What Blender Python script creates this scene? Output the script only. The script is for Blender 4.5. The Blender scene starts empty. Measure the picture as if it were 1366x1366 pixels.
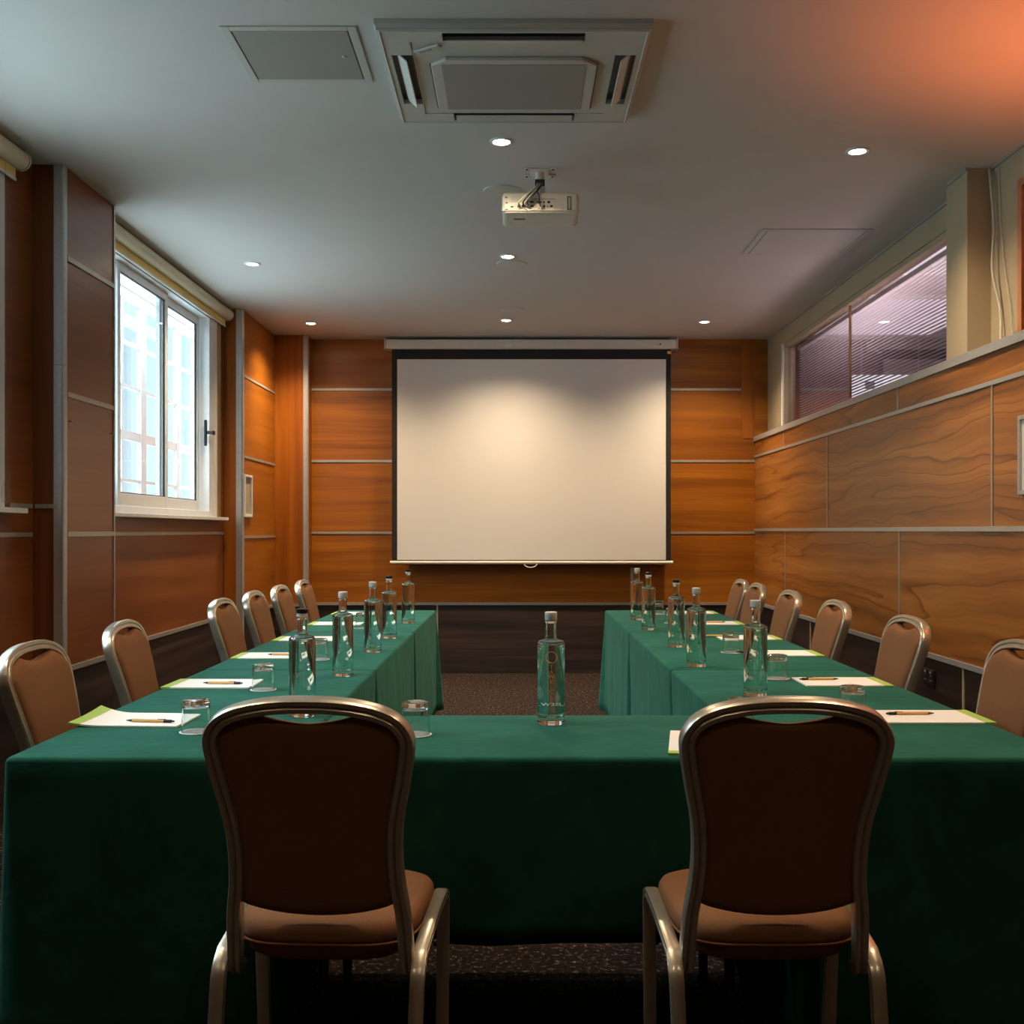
import bpy, bmesh, math, random
from mathutils import Vector, Matrix
random.seed(7)
R = math.radians
PI = math.pi
SC = bpy.context.scene
COL = SC.collection
F = 1450.0            # focal length in pixels of the 1366 px frame
CAMZ = 1.28
CEIL = 3.0
BACKY = 9.76
TZ = 0.74             # cloth-covered table height

# ------------------------------------------------------------ helpers
def link(o, parent=None):
    COL.objects.link(o)
    if parent is not None:
        o.parent = parent
    return o

def obj(name, bm, mats, parent=None, smooth=False, bevel=0.0, seg=2, auto=None):
    bmesh.ops.recalc_face_normals(bm, faces=bm.faces[:])
    me = bpy.data.meshes.new(name)
    bm.to_mesh(me); bm.free()
    if not isinstance(mats, (list, tuple)):
        mats = [mats]
    for m in mats:
        me.materials.append(m)
    if smooth:
        for p in me.polygons:
            p.use_smooth = True
        if auto is not None:
            me.set_sharp_from_angle(angle=R(auto))
    o = bpy.data.objects.new(name, me)
    link(o, parent)
    if bevel > 0:
        b = o.modifiers.new('bevel', 'BEVEL')
        b.width = bevel; b.segments = seg; b.limit_method = 'ANGLE'; b.angle_limit = R(40)
    return o

def tag(o, label, cat, group=None, kind=None):
    o['label'] = label; o['category'] = cat
    if group: o['group'] = group
    if kind: o['kind'] = kind
    return o

def thing(name, label, cat, loc=(0, 0, 0), rz=0.0, group=None):
    o = bpy.data.objects.new(name, None)
    o.empty_display_size = 0.05
    o.location = loc; o.rotation_euler = (0, 0, rz)
    link(o)
    return tag(o, label, cat, group)

def struct(name, bm, m, parent=None, **k):
    o = obj(name, bm, m, parent, **k)
    if parent is None:
        o['kind'] = 'structure'
    return o

def dup(root, loc, rz, label=None, group=None):
    r = root.copy(); COL.objects.link(r)
    r.location = loc; r.rotation_euler = (0, 0, rz)
    if label: r['label'] = label
    if group: r['group'] = group
    for ch in list(root.children):
        c = ch.copy(); COL.objects.link(c); c.parent = r
        for g in ch.children:
            d = g.copy(); COL.objects.link(d); d.parent = c
    return r

def bx(bm, x0, x1, y0, y1, z0, z1, mi=0):
    vs = [bm.verts.new((x, y, z)) for z in (z0, z1) for y in (y0, y1) for x in (x0, x1)]
    for f in ((0, 2, 3, 1), (4, 5, 7, 6), (0, 1, 5, 4), (2, 6, 7, 3), (0, 4, 6, 2), (1, 3, 7, 5)):
        fc = bm.faces.new([vs[i] for i in f]); fc.material_index = mi
    return vs

def box(*a):
    bm = bmesh.new(); bx(bm, *a); return bm

def support(prof, e=0.0007):
    """holding loops at both ends of long profile segments keep the shading true"""
    out = [prof[0]]
    for (r0, z0), (r1, z1) in zip(prof, prof[1:]):
        L = math.hypot(r1-r0, z1-z0)
        if L > 0.006 and min(r0, r1) > 0.004:
            for t_ in (e/L, 1-e/L):
                out.append((r0+(r1-r0)*t_, z0+(z1-z0)*t_))
        out.append((r1, z1))
    return out

def lathe(bm, prof, n=32, c=(0, 0), mi=0):
    rings = []
    for r, z in prof:
        if r < 1e-6:
            rings.append([bm.verts.new((c[0], c[1], z))])
        else:
            rings.append([bm.verts.new((c[0] + r*math.cos(2*PI*i/n), c[1] + r*math.sin(2*PI*i/n), z)) for i in range(n)])
    for a, b in zip(rings, rings[1:]):
        for i in range(n):
            j = (i+1) % n
            if len(a) == 1 and len(b) == 1: continue
            if len(a) == 1: f = bm.faces.new((a[0], b[i], b[j]))
            elif len(b) == 1: f = bm.faces.new((a[i], a[j], b[0]))
            else: f = bm.faces.new((a[i], a[j], b[j], b[i]))
            f.material_index = mi
    return rings

def sweep(bm, path, prof, bvec=None, closed=False, mi=0):
    """sweep a closed 2D profile (n, b) along a 3D path"""
    P = [Vector(p) for p in path]
    rings = []
    N = len(P)
    prevn = None
    for i in range(N):
        if closed:
            t = (P[(i+1) % N] - P[i-1]).normalized()
        else:
            t = (P[min(i+1, N-1)] - P[max(i-1, 0)]).normalized()
        if bvec is not None:
            b = Vector(bvec); b = (b - t*b.dot(t)).normalized()
            n = t.cross(b)
        else:
            if prevn is None:
                a = Vector((0, 0, 1)) if abs(t.z) < 0.9 else Vector((1, 0, 0))
                n = t.cross(a).normalized()
            else:
                n = (prevn - t*prevn.dot(t)).normalized()
            prevn = n
            b = n.cross(t)
        rings.append([bm.verts.new(P[i] + n*u + b*v) for u, v in prof])
    m = len(prof)
    seq = list(zip(rings, rings[1:]))
    if closed: seq.append((rings[-1], rings[0]))
    for a, c in seq:
        for i in range(m):
            j = (i+1) % m
            f = bm.faces.new((a[i], a[j], c[j], c[i])); f.material_index = mi
    if not closed:
        f = bm.faces.new(rings[0]); f.material_index = mi
        f = bm.faces.new(rings[-1]); f.material_index = mi

def circ(r, n=10):
    return [(r*math.cos(2*PI*i/n), r*math.sin(2*PI*i/n)) for i in range(n)]

def smooth_path(pts, sub=6):
    """Catmull-Rom through points"""
    P = [Vector(p) for p in pts]
    P = [P[0]*2 - P[1]] + P + [P[-1]*2 - P[-2]]
    out = []
    for i in range(1, len(P)-2):
        for k in range(sub):
            t = k/sub
            a, b, c, d = P[i-1], P[i], P[i+1], P[i+2]
            out.append(0.5*((2*b) + (c-a)*t + (2*a-5*b+4*c-d)*t*t + (3*b-a-3*c+d)*t*t*t))
    out.append(P[-2])
    return out

def prism(bm, poly, z0, z1, mi=0):
    a = [bm.verts.new((x, y, z0)) for x, y in poly]
    b = [bm.verts.new((x, y, z1)) for x, y in poly]
    n = len(poly)
    bm.faces.new(a).material_index = mi; bm.faces.new(b).material_index = mi
    for i in range(n):
        j = (i+1) % n
        bm.faces.new((a[i], a[j], b[j], b[i])).material_index = mi

# ------------------------------------------------------------ materials
def newmat(name):
    m = bpy.data.materials.new(name); m.use_nodes = True
    nt = m.node_tree
    return m, nt, nt.nodes['Principled BSDF']

def setp(b, col=None, rough=None, metal=None, spec=None, **k):
    if col is not None: b.inputs['Base Color'].default_value = (*col, 1)
    if rough is not None: b.inputs['Roughness'].default_value = rough
    if metal is not None: b.inputs['Metallic'].default_value = metal
    if spec is not None: b.inputs['Specular IOR Level'].default_value = spec
    for kk, v in k.items():
        b.inputs[kk].default_value = v

def ramp(nt, stops):
    r = nt.nodes.new('ShaderNodeValToRGB')
    e = r.color_ramp.elements
    while len(e) > 1: e.remove(e[-1])
    e[0].position = stops[0][0]; e[0].color = (*stops[0][1], 1)
    for p, c in stops[1:]:
        q = e.new(p); q.color = (*c, 1)
    return r

def coords(nt, scale, rot=(0, 0, 0)):
    tc = nt.nodes.new('ShaderNodeTexCoord')
    mp = nt.nodes.new('ShaderNodeMapping')
    mp.inputs['Scale'].default_value = scale
    mp.inputs['Rotation'].default_value = rot
    nt.links.new(tc.outputs['Object'], mp.inputs['Vector'])
    return mp.outputs['Vector']

def noise(nt, vec, scale, detail=3, rough=0.5, dist=0.0):
    n = nt.nodes.new('ShaderNodeTexNoise')
    n.inputs['Scale'].default_value = scale; n.inputs['Detail'].default_value = detail
    n.inputs['Roughness'].default_value = rough; n.inputs['Distortion'].default_value = dist
    nt.links.new(vec, n.inputs['Vector'])
    return n.outputs['Fac']

def simple(name, col, rough=0.5, metal=0.0, spec=0.5, var=0.08, nscale=20.0, bump=0.0, **k):
    """principled with a slight procedural mottling"""
    m, nt, b = newmat(name)
    setp(b, col, rough, metal, spec, **k)
    v = coords(nt, (1, 1, 1))
    f = noise(nt, v, nscale, 3)
    r = ramp(nt, [(0.3, tuple(c*(1-var) for c in col)), (0.7, tuple(min(1, c*(1+var)) for c in col))])
    nt.links.new(f, r.inputs['Fac']); nt.links.new(r.outputs['Color'], b.inputs['Base Color'])
    if bump > 0:
        bp = nt.nodes.new('ShaderNodeBump'); bp.inputs['Strength'].default_value = bump
        bp.inputs['Distance'].default_value = 0.002
        nt.links.new(f, bp.inputs['Height']); nt.links.new(bp.outputs['Normal'], b.inputs['Normal'])
    return m

def wood(name, dark, mid, light, scl, rough=0.33, wav=0.0, line=None, rows=None, spec=0.5):
    m, nt, b = newmat(name)
    setp(b, mid, rough, spec=spec)
    tc = nt.nodes.new('ShaderNodeTexCoord')
    src = tc.outputs['Object']
    if wav > 0:     # bend the grain with slow noise
        mp0 = nt.nodes.new('ShaderNodeMapping'); mp0.inputs['Scale'].default_value = (0.8, 0.8, 1.5)
        nt.links.new(src, mp0.inputs['Vector'])
        f0 = noise(nt, mp0.outputs['Vector'], 1.3, 2)
        s = nt.nodes.new('ShaderNodeMath'); s.operation = 'SUBTRACT'; s.inputs[1].default_value = 0.5
        nt.links.new(f0, s.inputs[0])
        mu = nt.nodes.new('ShaderNodeMath'); mu.operation = 'MULTIPLY'; mu.inputs[1].default_value = wav
        nt.links.new(s.outputs[0], mu.inputs[0])
        cx = nt.nodes.new('ShaderNodeCombineXYZ'); nt.links.new(mu.outputs[0], cx.inputs['Z'])
        ad = nt.nodes.new('ShaderNodeVectorMath'); ad.operation = 'ADD'
        nt.links.new(src, ad.inputs[0]); nt.links.new(cx.outputs[0], ad.inputs[1])
        src = ad.outputs[0]
    mp = nt.nodes.new('ShaderNodeMapping'); mp.inputs['Scale'].default_value = scl
    nt.links.new(src, mp.inputs['Vector'])
    f = noise(nt, mp.outputs['Vector'], 1.0, 5, 0.55, 0.4)
    r = ramp(nt, [(0.25, dark), (0.48, mid), (0.75, light)])
    nt.links.new(f, r.inputs['Fac'])
    out = r.outputs['Color']
    mp2 = nt.nodes.new('ShaderNodeMapping'); mp2.inputs['Scale'].default_value = tuple(s*7 if s > 3 else s*3 for s in scl)
    nt.links.new(src, mp2.inputs['Vector'])
    f2 = noise(nt, mp2.outputs['Vector'], 1.0, 3)
    r2 = ramp(nt, [(0.3, (0.80, 0.78, 0.74)), (0.6, (1.0, 1.0, 1.0))])
    nt.links.new(f2, r2.inputs['Fac'])
    mx = nt.nodes.new('ShaderNodeMixRGB'); mx.blend_type = 'MULTIPLY'; mx.inputs['Fac'].default_value = 0.8
    nt.links.new(out, mx.inputs['Color1']); nt.links.new(r2.outputs['Color'], mx.inputs['Color2'])
    out = mx.outputs['Color']
    if line:        # thin dark growth lines
        mp3 = nt.nodes.new('ShaderNodeMapping'); mp3.inputs['Scale'].default_value = (0.25, 0.22, 4.2)
        nt.links.new(src, mp3.inputs['Vector'])
        f3 = noise(nt, mp3.outputs['Vector'], 1.0, 1.5)
        mo = nt.nodes.new('ShaderNodeMath'); mo.operation = 'MULTIPLY'; mo.inputs[1].default_value = 9.0
        nt.links.new(f3, mo.inputs[0])
        fr = nt.nodes.new('ShaderNodeMath'); fr.operation = 'FRACT'; nt.links.new(mo.outputs[0], fr.inputs[0])
        r3 = ramp(nt, [(0.0, line), (0.10, (0.85, 0.8, 0.75)), (0.3, (1, 1, 1)), (0.97, (1, 1, 1)), (1.0, line)])
        nt.links.new(fr.outputs[0], r3.inputs['Fac'])
        mx2 = nt.nodes.new('ShaderNodeMixRGB'); mx2.blend_type = 'MULTIPLY'; mx2.inputs['Fac'].default_value = 0.95
        nt.links.new(out, mx2.inputs['Color1']); nt.links.new(r3.outputs['Color'], mx2.inputs['Color2'])
        out = mx2.outputs['Color']
    nt.links.new(out, b.inputs['Base Color'])
    return m

M = {}
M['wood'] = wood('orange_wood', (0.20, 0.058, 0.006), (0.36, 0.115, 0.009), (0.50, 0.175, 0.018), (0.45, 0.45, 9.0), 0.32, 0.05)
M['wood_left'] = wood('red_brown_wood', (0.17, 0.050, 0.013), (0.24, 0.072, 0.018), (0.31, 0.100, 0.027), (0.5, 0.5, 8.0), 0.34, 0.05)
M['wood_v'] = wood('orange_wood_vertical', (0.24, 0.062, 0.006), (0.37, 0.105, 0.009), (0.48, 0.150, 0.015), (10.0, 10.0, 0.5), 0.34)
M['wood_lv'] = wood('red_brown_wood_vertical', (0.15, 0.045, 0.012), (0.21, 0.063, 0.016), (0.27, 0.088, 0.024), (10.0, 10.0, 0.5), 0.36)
M['wood_right'] = wood('tiger_wood', (0.20, 0.070, 0.014), (0.37, 0.135, 0.026), (0.60, 0.255, 0.062), (0.3, 0.3, 9.0), 0.36, 0.22, line=(0.45, 0.34, 0.26))
M['dado'] = wood('dark_walnut', (0.012, 0.008, 0.007), (0.034, 0.022, 0.018), (0.085, 0.056, 0.044), (0.6, 0.6, 16.0), 0.42)
M['rawwood'] = wood('raw_timber', (0.30, 0.16, 0.06), (0.45, 0.26, 0.11), (0.58, 0.36, 0.17), (14, 14, 0.8), 0.6)
M['plaster'] = simple('ceiling_paint', (0.62, 0.59, 0.545), 0.85, var=0.015, nscale=6, spec=0.2)
M['beige'] = simple('beige_paint', (0.44, 0.36, 0.24), 0.75, var=0.03, nscale=4, spec=0.3)
M['alu'] = simple('brushed_aluminium', (0.58, 0.60, 0.60), 0.38, metal=0.6, var=0.05, nscale=60)
M['strip'] = simple('aluminium_strip', (0.50, 0.48, 0.44), 0.4, metal=0.55, var=0.05, nscale=40)
M['frame'] = simple('champagne_frame', (0.56, 0.50, 0.41), 0.30, metal=0.75, var=0.05, nscale=50)
M['white'] = simple('white_upvc', (0.80, 0.80, 0.80), 0.35, var=0.02)
M['plastic'] = simple('warm_white_plastic', (0.56, 0.54, 0.48), 0.45, var=0.02)
M['grille'] = simple('grey_mesh_plastic', (0.34, 0.32, 0.28), 0.7, var=0.06, nscale=200)
M['proj'] = simple('cream_plastic', (0.72, 0.67, 0.57), 0.4, var=0.02)
M['black'] = simple('black_plastic', (0.012, 0.012, 0.012), 0.4, var=0.1)
M['blackfab'] = simple('black_screen_border', (0.012, 0.012, 0.012), 0.8, var=0.1)
M['screen'] = simple('matt_white_screen', (0.80, 0.77, 0.73), 0.9, var=0.012, nscale=300, spec=0.1)
M['paper'] = simple('white_paper', (0.86, 0.86, 0.85), 0.7, var=0.01)
M['green'] = simple('green_card', (0.36, 0.55, 0.10), 0.6, var=0.03)
M['pen'] = simple('cardboard_pen', (0.72, 0.42, 0.14), 0.55, var=0.06, nscale=200)
M['capw'] = simple('white_stopper', (0.72, 0.72, 0.70), 0.35, var=0.02)
M['capb'] = simple('black_stopper', (0.01, 0.01, 0.01), 0.3, var=0.05)
M['blind'] = simple('cream_blind_fabric', (0.74, 0.68, 0.50), 0.8, var=0.02)
M['cable'] = simple('white_cable', (0.60, 0.56, 0.47), 0.5, var=0.03)
M['gold'] = simple('gold_print', (0.85, 0.50, 0.10), 0.4, metal=0.1, var=0.03)
M['whiteprint'] = simple('white_print', (0.85, 0.85, 0.85), 0.5, var=0.01)
M['rearprint'] = simple('white_rear_print', (0.9, 0.9, 0.9), 0.5, var=0.01, **{'Transmission Weight': 0.0})
_nt = M['rearprint'].node_tree
_t = _nt.nodes.new('ShaderNodeBsdfTranslucent'); _t.inputs['Color'].default_value = (0.95, 0.95, 0.95, 1)
_a = _nt.nodes.new('ShaderNodeMixShader'); _a.inputs[0].default_value = 0.8
_o = [n for n in _nt.nodes if n.type == 'OUTPUT_MATERIAL'][0]
_nt.links.new(_nt.nodes['Principled BSDF'].outputs[0], _a.inputs[1]); _nt.links.new(_t.outputs[0], _a.inputs[2]); _nt.links.new(_a.outputs[0], _o.inputs['Surface'])
M['blind_backlit'] = simple('backlight_tinted_fabric', (0.80, 0.62, 0.24), 0.8, var=0.03)  # glow of the window behind is put into the fabric colour
M['darkprint'] = simple('dark_green_print', (0.01, 0.05, 0.035), 0.5, var=0.01)
M['brick'] = simple('pale_render', (0.62, 0.66, 0.68), 0.9, var=0.05, nscale=5)
M['tabletop'] = simple('grey_laminate', (0.35, 0.33, 0.30), 0.5, var=0.05)
M['darkmetal'] = simple('dark_metal', (0.05, 0.05, 0.05), 0.4, metal=0.8, var=0.05)

# upholstery: fine weave
def fabric(name, c0, c1, sc, bump, sheen=0.0, rough=0.9):
    m, nt, b = newmat(name)
    setp(b, c1, rough, spec=0.15)
    b.inputs['Sheen Weight'].default_value = sheen
    v = coords(nt, (1, 1, 1))
    f = noise(nt, v, sc, 2, 0.7)
    r = ramp(nt, [(0.3, c0), (0.7, c1)])
    nt.links.new(f, r.inputs['Fac']); nt.links.new(r.outputs['Color'], b.inputs['Base Color'])
    bp = nt.nodes.new('ShaderNodeBump'); bp.inputs['Strength'].default_value = bump; bp.inputs['Distance'].default_value = 0.001
    nt.links.new(f, bp.inputs['Height']); nt.links.new(bp.outputs['Normal'], b.inputs['Normal'])
    return m
M['uph'] = fabric('brown_upholstery', (0.17, 0.075, 0.034), (0.27, 0.125, 0.060), 700, 0.3)

def cloth_mat():
    m, nt, b = newmat('green_tablecloth')
    setp(b, (0.02, 0.12, 0.08), 0.85, spec=0.08)
    b.inputs['Sheen Weight'].default_value = 0.10
    b.inputs['Sheen Tint'].default_value = (0.35, 0.8, 0.65, 1)
    v = coords(nt, (1, 1, 1))
    f = noise(nt, v, 5.0, 5, 0.65, 0.8)
    r = ramp(nt, [(0.30, (0.010, 0.080, 0.058)), (0.52, (0.014, 0.102, 0.075)), (0.75, (0.022, 0.135, 0.102))])
    nt.links.new(f, r.inputs['Fac']); nt.links.new(r.outputs['Color'], b.inputs['Base Color'])
    v2 = coords(nt, (1.2, 3.4, 1.2))
    f2 = noise(nt, v2, 4.0, 4, 0.55, 0.6)
    bp = nt.nodes.new('ShaderNodeBump'); bp.inputs['Strength'].default_value = 0.55; bp.inputs['Distance'].default_value = 0.012
    nt.links.new(f2, bp.inputs['Height']); nt.links.new(bp.outputs['Normal'], b.inputs['Normal'])
    return m
M['cloth'] = cloth_mat()

def carpet_mat():
    m, nt, b = newmat('brown_carpet')
    setp(b, (0.02, 0.013, 0.010), 0.95, spec=0.1)
    v = coords(nt, (1, 1, 1))
    f = noise(nt, v, 55, 2, 0.8)
    r = ramp(nt, [(0.35, (0.012, 0.007, 0.006)), (0.57, (0.030, 0.018, 0.014)), (0.63, (0.14, 0.10, 0.08)), (0.72, (0.40, 0.32, 0.26))])
    nt.links.new(f, r.inputs['Fac']); nt.links.new(r.outputs['Color'], b.inputs['Base Color'])
    bp = nt.nodes.new('ShaderNodeBump'); bp.inputs['Strength'].default_value = 0.6; bp.inputs['Distance'].default_value = 0.004
    nt.links.new(f, bp.inputs['Height']); nt.links.new(bp.outputs['Normal'], b.inputs['Normal'])
    return m
M['carpet'] = carpet_mat()

def pane_mat(name, tint, ior=1.5, rough=0.0):
    m = bpy.data.materials.new(name); m.use_nodes = True
    nt = m.node_tree; nt.nodes.clear()
    out = nt.nodes.new('ShaderNodeOutputMaterial')
    mix = nt.nodes.new('ShaderNodeMixShader')
    tr = nt.nodes.new('ShaderNodeBsdfTransparent'); tr.inputs['Color'].default_value = (*tint, 1)
    gl = nt.nodes.new('ShaderNodeBsdfGlossy'); gl.inputs['Roughness'].default_value = rough
    fr = nt.nodes.new('ShaderNodeFresnel')
    ge = nt.nodes.new('ShaderNodeNewGeometry')      # same reflectance on both faces of the thin sheet
    mr = nt.nodes.new('ShaderNodeMapRange'); mr.inputs['To Min'].default_value = ior; mr.inputs['To Max'].default_value = 1/ior
    nt.links.new(ge.outputs['Backfacing'], mr.inputs['Value']); nt.links.new(mr.outputs['Result'], fr.inputs['IOR'])
    nt.links.new(fr.outputs[0], mix.inputs[0]); nt.links.new(tr.outputs[0], mix.inputs[1])
    nt.links.new(gl.outputs[0], mix.inputs[2]); nt.links.new(mix.outputs[0], out.inputs['Surface'])
    return m
M['pane'] = pane_mat('window_glass', (0.93, 0.97, 0.98))
M['pane_r'] = pane_mat('internal_window_glass', (0.86, 0.80, 0.82), 1.6)
M['pane_blue'] = pane_mat('pale_blue_glass', (0.78, 0.86, 0.90))

def glass(name, col, ior, rough=0.0):
    m = bpy.data.materials.new(name); m.use_nodes = True
    nt = m.node_tree; nt.nodes.clear()
    out = nt.nodes.new('ShaderNodeOutputMaterial')
    g = nt.nodes.new('ShaderNodeBsdfGlass'); g.inputs['Color'].default_value = (*col, 1)
    g.inputs['IOR'].default_value = ior; g.inputs['Roughness'].default_value = rough
    nt.links.new(g.outputs[0], out.inputs['Surface'])
    return m
M['glass'] = glass('clear_glass', (0.98, 1.0, 0.99), 1.47)
M['water'] = glass('water', (0.98, 1.0, 1.0), 1.33)

def emis(name, col, st):
    m = bpy.data.materials.new(name); m.use_nodes = True
    nt = m.node_tree; nt.nodes.clear()
    out = nt.nodes.new('ShaderNodeOutputMaterial')
    e = nt.nodes.new('ShaderNodeEmission'); e.inputs['Color'].default_value = (*col, 1); e.inputs['Strength'].default_value = st
    nt.links.new(e.outputs[0], out.inputs['Surface'])
    return m
M['bulb'] = emis('lamp_lens', (1.0, 0.80, 0.55), 60)
M['corr_glow'] = emis('added_corridor_glow', (0.93, 0.90, 1.0), 1.3)
M['added_orange_glow'] = emis('added_uplighter_glass', (1.0, 0.22, 0.04), 6)

# ------------------------------------------------------------ room
XL, XR = -2.275, 2.25      # main wall planes
PL, PR = -2.135, 2.133     # pilaster face left, lower ledge wall right
y0, y1 = -1.6, BACKY
DZ = 0.625                 # top of dark dado
WT, WB = 2.90, 1.375       # left window top and bottom
LT = 2.11                  # ledge on the right

struct('floor', box(-2.9, 5.6, y0-0.2, 11.7, -0.1, 0.0), M['carpet'])
struct('ceiling', box(-2.60, 2.40, y0-0.2, y1+0.2, CEIL, CEIL+0.12), M['plaster'])

# left wall: wood cladding round two window openings, dado below
W1 = (2.35, 4.80); W2 = (5.30, 8.19)
bm = bmesh.new()
xo = XL-0.10
bx(bm, xo, XL, y0, y1, DZ, WB)
bx(bm, xo, XL, y0, y1, WT, CEIL)
for a, b_ in ((y0, W1[0]), (W1[1], W2[0]), (W2[1], y1)):
    bx(bm, xo, XL, a, b_, WB, WT)
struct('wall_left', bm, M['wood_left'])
struct('wall_left_dado', box(xo, XL-0.004, y0, y1, 0, DZ), M['dado'])
# pilasters (faces with horizontal grain; returns with vertical grain)
def pilaster(name, ya, yb, m, mv):
    bm = bmesh.new()
    bx(bm, XL+0.001, PL, ya, yb, DZ, CEIL)
    bm.faces.ensure_lookup_table()
    bmesh.ops.recalc_face_normals(bm, faces=bm.faces[:])
    for f in bm.faces:
        f.material_index = 1 if abs(f.normal.y) > 0.5 else 0
    struct(name, bm, [m, mv])
    struct(name + '_dado', box(XL-0.003, PL-0.004, ya, yb, 0, DZ), M['dado'])
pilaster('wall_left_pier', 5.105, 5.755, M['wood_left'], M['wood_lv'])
pilaster('wall_left_far_pier', 8.43, BACKY, M['wood'], M['wood_v'])
# corner column at the back left
struct('wall_back_column', box(PL+0.001, -1.846, 9.56, BACKY, DZ, CEIL), M['wood_v'])
struct('wall_back_column_dado', box(PL, -1.85, 9.564, BACKY, 0, DZ), M['dado'])
# back wall
struct('wall_back', box(-2.4, XR+0.1, BACKY, BACKY+0.1, DZ, CEIL), M['wood'])
struct('wall_back_dado', box(-2.4, XR+0.1, BACKY+0.004, BACKY+0.1, 0, DZ), M['dado'])
# narrow vertical panel at the right end of the back wall
struct('wall_back_panel', box(2.015, PR-0.0, BACKY-0.006, BACKY, LT+0.0, CEIL), M['wood_v'])
# wall behind the camera
struct('wall_front', box(-2.5, XR+0.1, y0-0.1, y0, 0, CEIL), M['beige'])

# right wall
struct('wall_right_dado', box(PR+0.004, XR+0.1, y0, y1, 0, DZ+0.01), M['dado'])
struct('wall_right', box(PR, XR+0.1, y0, y1, DZ+0.01, LT), M['wood_right'])
RW2 = (5.41, 9.19); RW3 = (2.3, 4.885)
RT = 2.855
bm = bmesh.new()
bx(bm, XR, XR+0.1, y0, y1, RT, CEIL)
for a, b_ in ((y0, RW3[0]), (RW3[1], RW2[0]), (RW2[1], y1)):
    bx(bm, XR, XR+0.1, a, b_, LT, RT)
struct('wall_right_upper', bm, M['beige'])
struct('wall_right_column', box(PR+0.003, XR-0.0005, 5.16, 5.41, LT+0.012, CEIL), M['beige'])

# ---- trims
tn = [0]
def trim(x0, x1, ya, yb, z0, z1, m='strip', bev=0.0):
    tn[0] += 1
    return struct('trim_%d' % tn[0], box(x0, x1, ya, yb, z0, z1), M[m], bevel=bev)
h = 0.010
# back wall strips
for z in (2.548, 1.905, 1.262):
    trim(-1.846, -1.04, BACKY-0.007, BACKY, z-h, z+h)
    trim(1.38, 2.010 if z > 2.2 else PR, BACKY-0.007, BACKY, z-h, z+h)
trim(-1.846, -0.62, BACKY-0.012, BACKY, DZ-0.012, DZ+0.012)
trim(-0.618, PR, BACKY-0.012, BACKY, DZ-0.012, DZ+0.012)
trim(1.015, 1.045, BACKY-0.007, BACKY, DZ, 0.95)         # little upright under the screen
trim(-0.725, -0.712, BACKY-0.004, BACKY+0.004, 0.0, DZ-0.012)
# left pier strips
for z in (2.572, 1.927, 1.264):
    trim(PL, PL+0.007, 5.15, 5.74, z-h*1.2, z+h*1.2)
trim(PL-0.002, PL+0.012, 5.15, 5.755, DZ-0.012, DZ+0.012)
trim(PL-0.001, PL+0.006, 5.742, 5.757, DZ, CEIL, 'alu')
trim(XL, XL+0.007, 5.76, 8.42, 1.262-h, 1.262+h)
trim(XL, XL+0.012, 5.757, 8.43, DZ-0.02, DZ+0.004)
trim(XL, XL+0.007, y0, 5.09, 1.262-h, 1.262+h)
trim(XL, XL+0.012, y0, 5.10, DZ-0.012, DZ+0.012)
trim(XL, XL+0.007, 4.86, 5.09, 1.385, 1.405)
trim(-2.262, PL-0.02, 5.098, 5.105, 1.385, 1.405)
for z in (2.490, 1.860, 1.230):
    trim(PL, PL+0.007, 8.475, 9.56, z-h, z+h)
trim(PL-0.002, PL+0.012, 8.47, 9.56, DZ-0.012, DZ+0.012)
trim(PL, -1.85, 9.55, 9.56, DZ-0.012, DZ+0.012)
# aluminium corner profiles
def corner(x, y, z0, z1, w=0.045):
    """rounded L profile hugging the corner (x, y) that faces the camera and the room"""
    tn[0] += 1
    bm = bmesh.new()
    poly = [(x-w, y-0.006), (x, y-0.006)]
    for i in range(5):
        a = -PI/2 + i*PI/8
        poly.append((x-0.002+0.010*math.cos(a), y+0.004+0.010*math.sin(a)))
    poly += [(x+0.008, y+w*0.8), (x-0.001, y+w*0.8), (x-0.001, y+0.001), (x-w, y+0.001)]
    prism(bm, poly, z0, z1)
    struct('trim_%d' % tn[0], bm, M['alu'], smooth=True, auto=30)
corner(PL, 5.105, 2.06, CEIL-0.002, 0.040)
corner(PL, 5.105, 0.0, 2.058, 0.040)
corner(PL, 8.43, 1.89, CEIL-0.002, 0.045)
corner(PL, 8.43, 0.0, 1.888, 0.045)
corner(-1.846, 9.56, 0.0, CEIL-0.002, 0.035)
# right wall strips
trim(PR-0.012, XR, y0, y1, LT, LT+0.012, 'alu')
trim(PR-0.014, PR, y0, y1, LT-0.030, LT+0.012, 'alu')
trim(PR-0.007, PR, y0, y1, 1.944-0.010, 1.944+0.010, 'alu')
trim(PR-0.009, PR, y0, y1, 1.290-0.013, 1.290+0.010, 'alu')
trim(PR-0.012, PR+0.005, y0, y1, DZ, DZ+0.026, 'alu')
def Yr(px): return F*PR/(px-690.0)
for px in (1198, 1046): trim(PR-0.004, PR, Yr(px)-0.008, Yr(px)+0.008, 1.954, LT-0.030)
for px in (1104, 1324): trim(PR-0.004, PR, Yr(px)-0.008, Yr(px)+0.008, 1.300, 1.934)
for px in (1200, 1048): trim(PR-0.004, PR, Yr(px)-0.008, Yr(px)+0.008, DZ+0.026, 1.277)
for px in (1285, 1081): trim(PR-0.002, PR+0.005, Yr(px)-0.009, Yr(px)+0.009, 0.0, DZ, 'beige')
trim(PR-0.003, PR, Yr(2480), Yr(2480)+0.016, 1.300, 1.934)
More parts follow.
